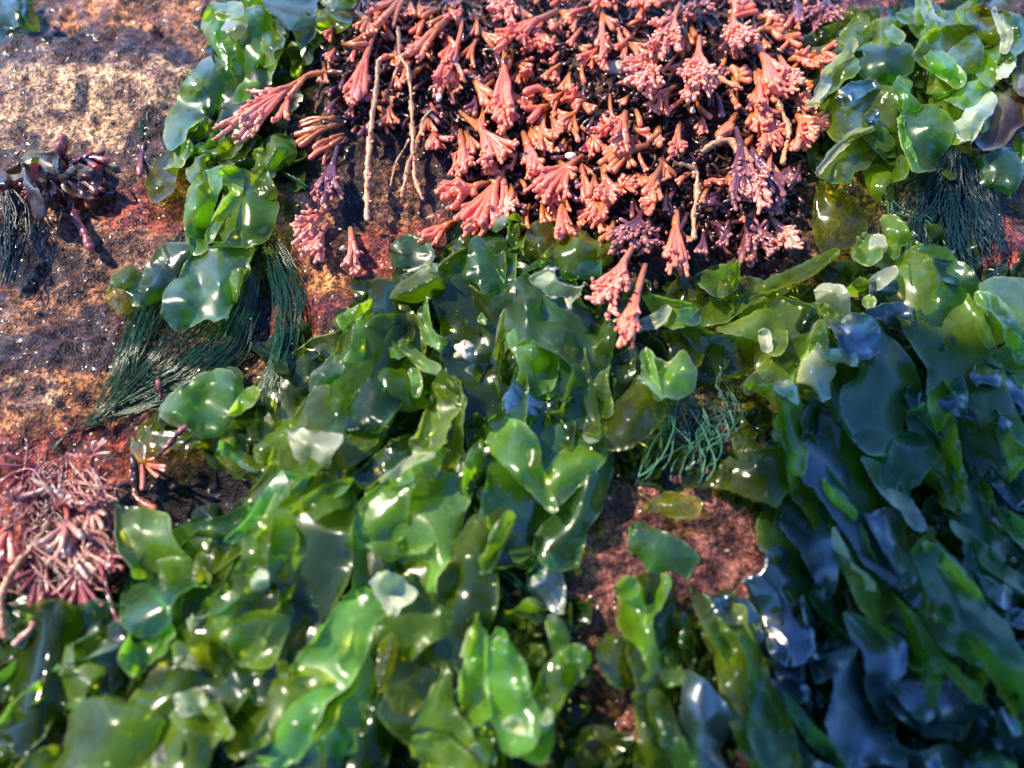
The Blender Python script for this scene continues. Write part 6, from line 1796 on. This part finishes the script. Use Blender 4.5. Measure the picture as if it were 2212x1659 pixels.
hair("matted fine pale pink strands over the crimson ones at the lower left", [
    [('G', 400, 20, 120), ('G', 380, 180, 180), ('G', 330, 360, 240)],
    [('G', 470, 40, 100), ('G', 560, 220, 150), ('G', 600, 400, 160)],
    [('D', 480, 1640, 120), ('D', 520, 1500, 180), ('D', 620, 1380, 200)]], 16, 'cream', .32, 1.0, (10, 19), seed=22, curl=.7, group=CG)
cord("yellow_green_strand", "long yellow-green strand curving down the left side of the coralline", "seaweed strand", 'G', [(330,60),(260,160),(180,260),(80,380),(10,520),(0,660),(30,800)], 'string', 1.3, 16, None, h_end=14)
cord("yellow_green_strand", "pale glinting strand hanging below the coralline at the left", "seaweed strand", 'G', [(290,520),(260,640),(200,760),(100,850)], 'cream', 1.3, 14, None, h_end=13)
cord("red_alga_sprig", "dark red stem trailing straight down into the green below the coralline", "red seaweed", 'G', [(680,420),(720,600),(780,740),(810,880),(830,990)], 'wine', .8, 12, None, h_end=15)
cord("red_alga_sprig", "purple-black stem lying beside the dark hollow at the left", "red seaweed", 'D', [(860,1290),(880,1420),(870,1560),(1000,1640)], 'dark', 1.5, 3, None, h_end=3)


# ------------------------------------------------------------------ crumbs and shell chips
def pebble(name, label, cat, tile, x, y, rx, ry, h, mat, rug=.25, seed=1):
    rs = np.random.RandomState(seed)
    k, m = 22, 12
    V = []
    for i in range(m + 1):
        th = math.pi * i / m
        for j in range(k):
            a = j * 6.2832 / k
            V.append((math.sin(th) * math.cos(a), math.sin(th) * math.sin(a), math.cos(th)))
    V = np.array(V)
    f = 1 + rug * (vnoise(V[:, :2] * 2.3 + V[:, 2:] * 1.7 + seed * 7, seed) + .5 * vnoise(V[:, :2] * 5 + V[:, 2:] * 3.1, seed + 3))
    V = V * f[:, None] * np.array([rx, ry, min(rx, ry) * .8]) / 3.0 * PX
    c = unproj([tp(tile, x, y)], h * .001)[0]
    F = [[i * k + j, (i + 1) * k + j, (i + 1) * k + (j + 1) % k, i * k + (j + 1) % k] for i in range(m) for j in range(k)]
    o = mesh_obj(name, V + c, F, mat, origin=c)
    tag(o, label, cat)


pebble("shell_chip", "white shell chip lodged among the pink tufts above the wide folded fan", "shell", 'B', 1485, 1010, 42, 32, 11, M_SHELL, .18, 2)
pebble("shell_chip", "small white chip under the larger chip among the pink tufts", "shell", 'B', 1500, 1062, 30, 18, 9, M_SHELL, .2, 3)
pebble("shell_chip", "little white snail-like shell on the pink tufts left of the long fused tuft", "shell", 'B', 632, 632, 24, 44, 15, M_SHELL, .2, 4)
pebble("shell_chip", "tiny white chip near the brown twig left of the long fused tuft", "shell", 'B', 735, 300, 22, 18, 13, M_SHELL, .2, 5)
pebble("sand_crumb", "rough tan crumb lying on the dark green leaf left of centre", "crumb", 'E', 800, 612, 56, 56, 20, M_CRUMB, .4, 6)
pebble("sand_crumb", "yellow crumb on the orange rock near the salmon sprigs", "crumb", 'B', 15, 1610, 28, 24, 4, M_CRUMB, .25, 7)
pebble("barnacle_stone", "pale stone half hidden in the dark hollow left of the cauliflower clump", "stone", 'B', 1780, 440, 90, 62, 3, M_CRUMB, .3, 8)
pebble("shell_chip", "white chip on the dark tangle left of the bumpy pale mass", "shell", 'C', 66, 715, 18, 30, 10, M_SHELL, .2, 9)


# ------------------------------------------------------------------ drops of water
def build_drops():
    pts = []
    for o in LETTUCE:
        me = o.data
        n = len(me.vertices)
        co = np.zeros(n * 3, np.float32); me.vertices.foreach_get("co", co)
        no = np.zeros(n * 3, np.float32); me.vertices.foreach_get("normal", no)
        ed = np.zeros(n, np.float32); me.attributes["edge"].data.foreach_get("value", ed)
        co = co.reshape(-1, 3) + np.array(parent_world(o)); no = no.reshape(-1, 3)
        pr = .0006 + .0022 * (ed > .5)
        m = (nrng.rand(n) < pr) & (no[:, 2] > .2)
        for c, q in zip(co[m], no[m]):
            pts.append((c + q * .00005, nrng.uniform(.0005, .0013)))
    q = nrng.uniform((-40, -40), (2260, 1700), (14000, 2))
    wet = np.zeros(len(q))
    for x, y, rx, ry, dn in [(200, 300, 420, 330, .5), (150, 760, 330, 260, .6), (700, 500, 170, 250, .45), (1350, 1220, 170, 160, .5), (1350, 1500, 70, 110, .5), (1600, 840, 170, 70, .8), (1680, 600, 140, 50, .9), (1890, 430, 150, 90, .5), (60, 1100, 160, 150, .5), (1240, 240, 540, 300, .25)]:
        e = ((q[:, 0] - x) / rx) ** 2 + ((q[:, 1] - y) / ry) ** 2
        wet = np.maximum(wet, np.clip(1.3 - e, 0, 1) * dn)
    wet *= np.clip(.5 + 1.2 * vnoise(q / 45, 12), 0, 1)
    for c in unproj(q[nrng.rand(len(q)) < wet], .0012):
        pts.append((c, nrng.uniform(.0008, .0022)))
    q = nrng.normal(0, 1, (260, 2)) * np.array([75, 60]) + np.array([1510, 930])
    for c in unproj(q, nrng.uniform(.006, .015, 260)):
        pts.append((c, nrng.uniform(.0006, .0014)))
    k, r = 9, 4
    Vs, Fs, n0 = [], [], 0
    for c, R in pts:                       # shallow caps of water
        V = [c + np.array([0, 0, R * (1 - math.cos(.55))])]
        for i in range(1, r + 1):
            th = .55 * i / r
            for j in range(k):
                a = j * 6.2832 / k
                V.append(c + np.array([math.cos(a) * math.sin(th), math.sin(a) * math.sin(th), math.cos(th) - math.cos(.55)]) * R)
        Vs.append(np.array(V))
        for j in range(k):
            Fs.append([n0, n0 + 1 + j, n0 + 1 + (j + 1) % k])
        for i in range(r - 1):
            a, b = n0 + 1 + i * k, n0 + 1 + (i + 1) * k
            for j in range(k):
                Fs.append([a + j, b + j, b + (j + 1) % k, a + (j + 1) % k])
        n0 += 1 + r * k
    o = mesh_obj("water_droplets", np.vstack(Vs), Fs, M_WATER)
    tag(o, "tiny glinting drops of sea water scattered over the leaves and the rock", "water drops", kind="stuff")


LETTUCE = [o for o in LETTUCE if o.type == 'MESH']
build_drops()


def build_grit():
    """sand grains and shell crumbs caught on rock and weed"""
    q = nrng.uniform((-20, -20), (2230, 1670), (520, 2))
    hz = np.where(inpoly(q, RED), nrng.uniform(.004, .016, len(q)), nrng.uniform(.001, .004, len(q)))
    V, F, n0 = [], [], 0
    for c in unproj(q, hz):
        r = nrng.uniform(.0003, .0010)
        p = nrng.normal(0, 1, (8, 3)); p /= np.linalg.norm(p, axis=1)[:, None]
        b = np.array([[i, j, k] for i in (-1, 1) for j in (-1, 1) for k in (-1, 1)]) * .55 + p * .35
        V.append(c + b * r * np.array([1, nrng.uniform(.5, 1), .6]))
        F += [[n0 + i for i in f] for f in ([0, 1, 3, 2], [4, 6, 7, 5], [0, 4, 5, 1], [2, 3, 7, 6], [0, 2, 6, 4], [1, 5, 7, 3])]
        n0 += 8
    o = mesh_obj("sand_grains", np.vstack(V), F, M_CRUMB, smooth=False)
    tag(o, "sand grains and shell crumbs caught on the rock and weed", "sand", kind="stuff")


build_grit()
